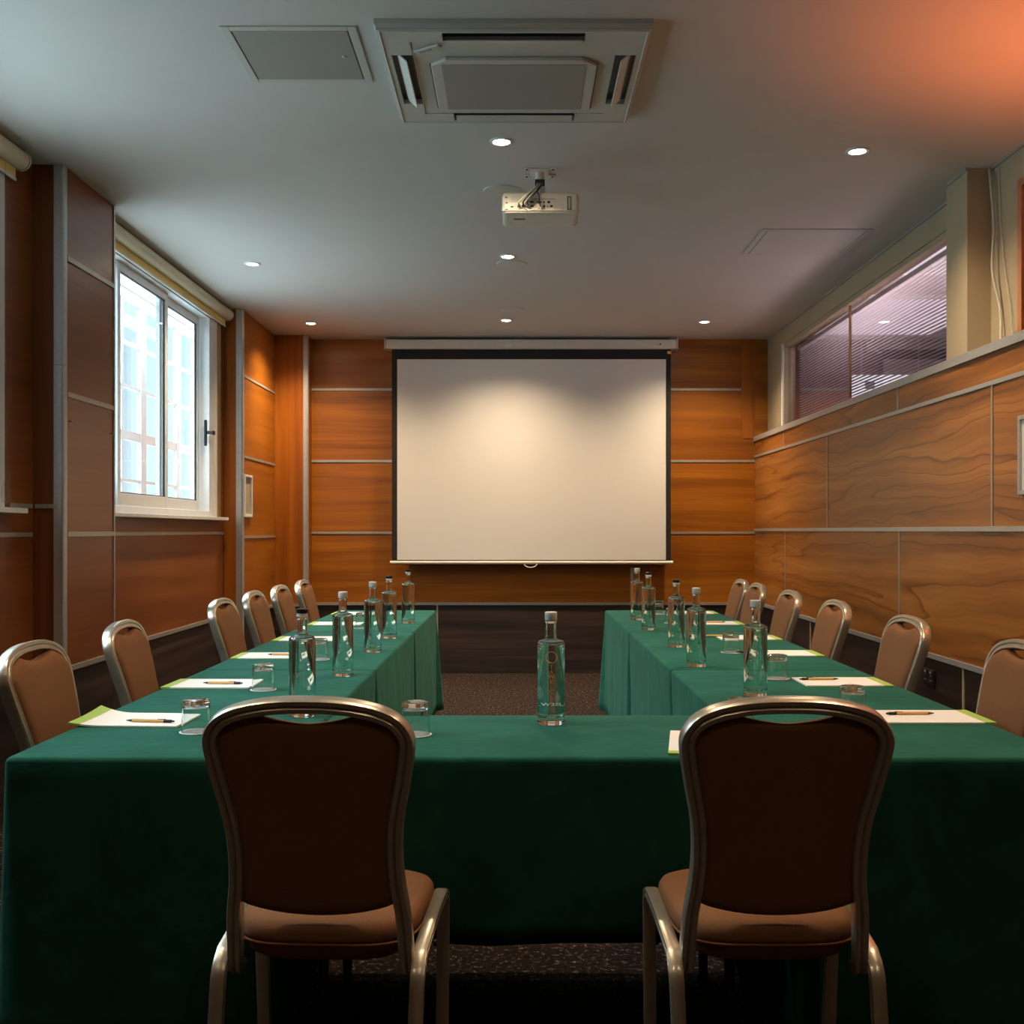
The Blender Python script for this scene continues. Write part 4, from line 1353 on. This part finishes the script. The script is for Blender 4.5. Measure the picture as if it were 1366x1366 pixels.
# (x, y, rotation, pen offset or None, where, curled)
PADS = [(-1.078, 3.085, -3, (0.055, -0.055, 176+180-3), 'on the left table nearest the camera with a curled green corner', True),
        (-1.065, 3.815, -1, (0.040, -0.03, -4), 'second from the camera on the left table, beside the second left chair', False),
        (-1.055, 4.67, 0, (0.055, -0.01, -4), 'third from the camera on the left table', False),
        (-1.045, 5.40, 0, None, 'fourth from the camera on the left table', False),
        (-1.045, 6.28, 0, None, 'fifth from the camera on the left table', False),
        (-1.045, 7.05, 0, None, 'farthest on the left table', False),
        (1.185, 3.135, 180, (-0.045, 0.02, 182), 'nearest the camera on the right table, at the right edge', False),
        (1.150, 3.86, 180, (-0.070, 0.03, 182), 'second from the camera on the right table, by an upturned tumbler', False),
        (1.165, 4.76, 180, (-0.135, 0.0, 180), 'third from the camera on the right table, behind the nearest bottle', False),
        (1.155, 5.46, 180, (-0.17, 0.03, 181), 'fourth from the camera on the right table', False),
        (1.150, 6.32, 180, (-0.01, 0.0, 180), 'fifth from the camera on the right table', False),
        (1.150, 7.12, 180, None, 'farthest on the right table', False),
        (0.490, 2.745, 81, None, 'on the front table mostly behind the near right chair', False)]
first_pad = first_pen = False
for k, (x, y, rz, pen, lb, curl) in enumerate(PADS):
    loc = (x, y, PZ)
    label = 'white notepad ' + lb
    if curl:
        padc.location = loc; padc.rotation_euler = (0, 0, R(rz)); padc['label'] = label
    elif not first_pad:
        pad0.location = loc; pad0.rotation_euler = (0, 0, R(rz)); pad0['label'] = label; first_pad = True
    else:
        dup(pad0, loc, R(rz), label)
    if pen:
        px_, py_, prz = pen
        if abs(px_) < 0.2 and rz > 90: wx, wy = x+px_, y+py_
        else: wx, wy = x+px_, y+py_
        pl = 'cardboard pen on the notepad ' + lb.replace(' with a curled green corner', '').replace(', beside the second left chair', '').replace(', by an upturned tumbler', '').replace(', behind the nearest bottle', '')
        ploc = (wx, wy, PZ+0.0052)
        if not first_pen:
            pen0.location = ploc; pen0.rotation_euler = (0, 0, R(prz)); pen0['label'] = pl; first_pen = True
        else:
            dup(pen0, ploc, R(prz), pl)

# ------------------------------------------------------------ lights
def lamp(name, kind, loc, energy, col, rot=(0, 0, 0), **k):
    l = bpy.data.lights.new(name, kind); l.energy = energy; l.color = col
    for a, b_ in k.items(): setattr(l, a, b_)
    o = bpy.data.objects.new(name, l); o.location = loc; o.rotation_euler = rot
    COL.objects.link(o); return o
WARM = (1.0, 0.76, 0.49)
for x, y in LIGHTS + [(-1.70, 2.70), (-0.07, 2.70), (1.54, 2.70), (-1.70, 0.65), (-0.07, 0.65), (1.54, 0.65)]:  # dimmest row is the added fill behind the camera
    lamp('downlight_beam', 'SPOT', (x, y, CEIL-0.012), (150 if y > 8 else 110) if y > 3 else (60 if y > 2 else 13), WARM, spot_size=R(135), spot_blend=1.0, shadow_soft_size=0.035)
lamp('added_uplighter_beam', 'SPOT', (XR-0.26, 3.80, 1.86), 62, (1.0, 0.23, 0.06), rot=(R(180+22), R(14), 0), spot_size=R(150), spot_blend=1.0, shadow_soft_size=0.06)  # beam of the added uplighter for the orange ceiling glow
lamp('added_corridor_light', 'AREA', (3.3, 7.2, 2.2), 75, (1.0, 0.86, 0.86), rot=(R(180), 0, 0), shape='RECTANGLE', size=0.6, size_y=1.6)  # area light added to brighten the corridor ceiling behind the blind
# portals help the daylight sampling at the two left windows
for (a, b_) in (W1, W2):
    p = lamp('daylight_portal', 'AREA', (-2.45, (a+b_)/2, (WB+WT)/2), 1, (1, 1, 1), rot=(0, R(-90), 0), shape='RECTANGLE', size=WT-WB, size_y=b_-a)
    p.data.cycles.is_portal = True

w = bpy.data.worlds.new('shaped_sky'); SC.world = w; w.use_nodes = True
nt = w.node_tree
bg = nt.nodes['Background']; bg.inputs['Strength'].default_value = 17.0
tc = nt.nodes.new('ShaderNodeTexCoord')
sp = nt.nodes.new('ShaderNodeSeparateXYZ'); nt.links.new(tc.outputs['Generated'], sp.inputs[0])
# shaped gradient: dim in the window view, brighter above and below to light indoors
rp = ramp(nt, [(0.0, (0.30, 0.345, 0.36)), (0.40, (0.30, 0.345, 0.36)), (0.47, (0.095, 0.112, 0.120)), (0.64, (0.095, 0.112, 0.120)),
               (0.76, (0.80, 0.93, 1.0)), (1.0, (0.76, 0.91, 1.0))])
mr = nt.nodes.new('ShaderNodeMapRange'); mr.inputs['From Min'].default_value = -1; mr.inputs['From Max'].default_value = 1
nt.links.new(sp.outputs['Z'], mr.inputs['Value']); nt.links.new(mr.outputs['Result'], rp.inputs['Fac'])
nt.links.new(rp.outputs['Color'], bg.inputs['Color'])

# ------------------------------------------------------------ camera and colour management
cam = bpy.data.cameras.new('camera'); co = bpy.data.objects.new('camera', cam); COL.objects.link(co)
co.location = (0, 0, CAMZ); co.rotation_euler = (R(90), 0, 0)
cam.sensor_width = 36; cam.sensor_fit = 'HORIZONTAL'; cam.lens = F/1366*36
cam.shift_x = -7/1366; cam.shift_y = 25/1366
cam.clip_start = 0.05
SC.camera = co
SC.view_settings.view_transform = 'Standard'; SC.view_settings.look = 'None'
SC.view_settings.gamma = 1; SC.view_settings.exposure = 0.25
SC.view_settings.use_curve_mapping = False
cy = SC.cycles
cy.max_bounces = 12; cy.transmission_bounces = 12; cy.transparent_max_bounces = 16; cy.diffuse_bounces = 4; cy.glossy_bounces = 5
cy.caustics_refractive = True; cy.caustics_reflective = False
cy.sample_clamp_indirect = 4.0
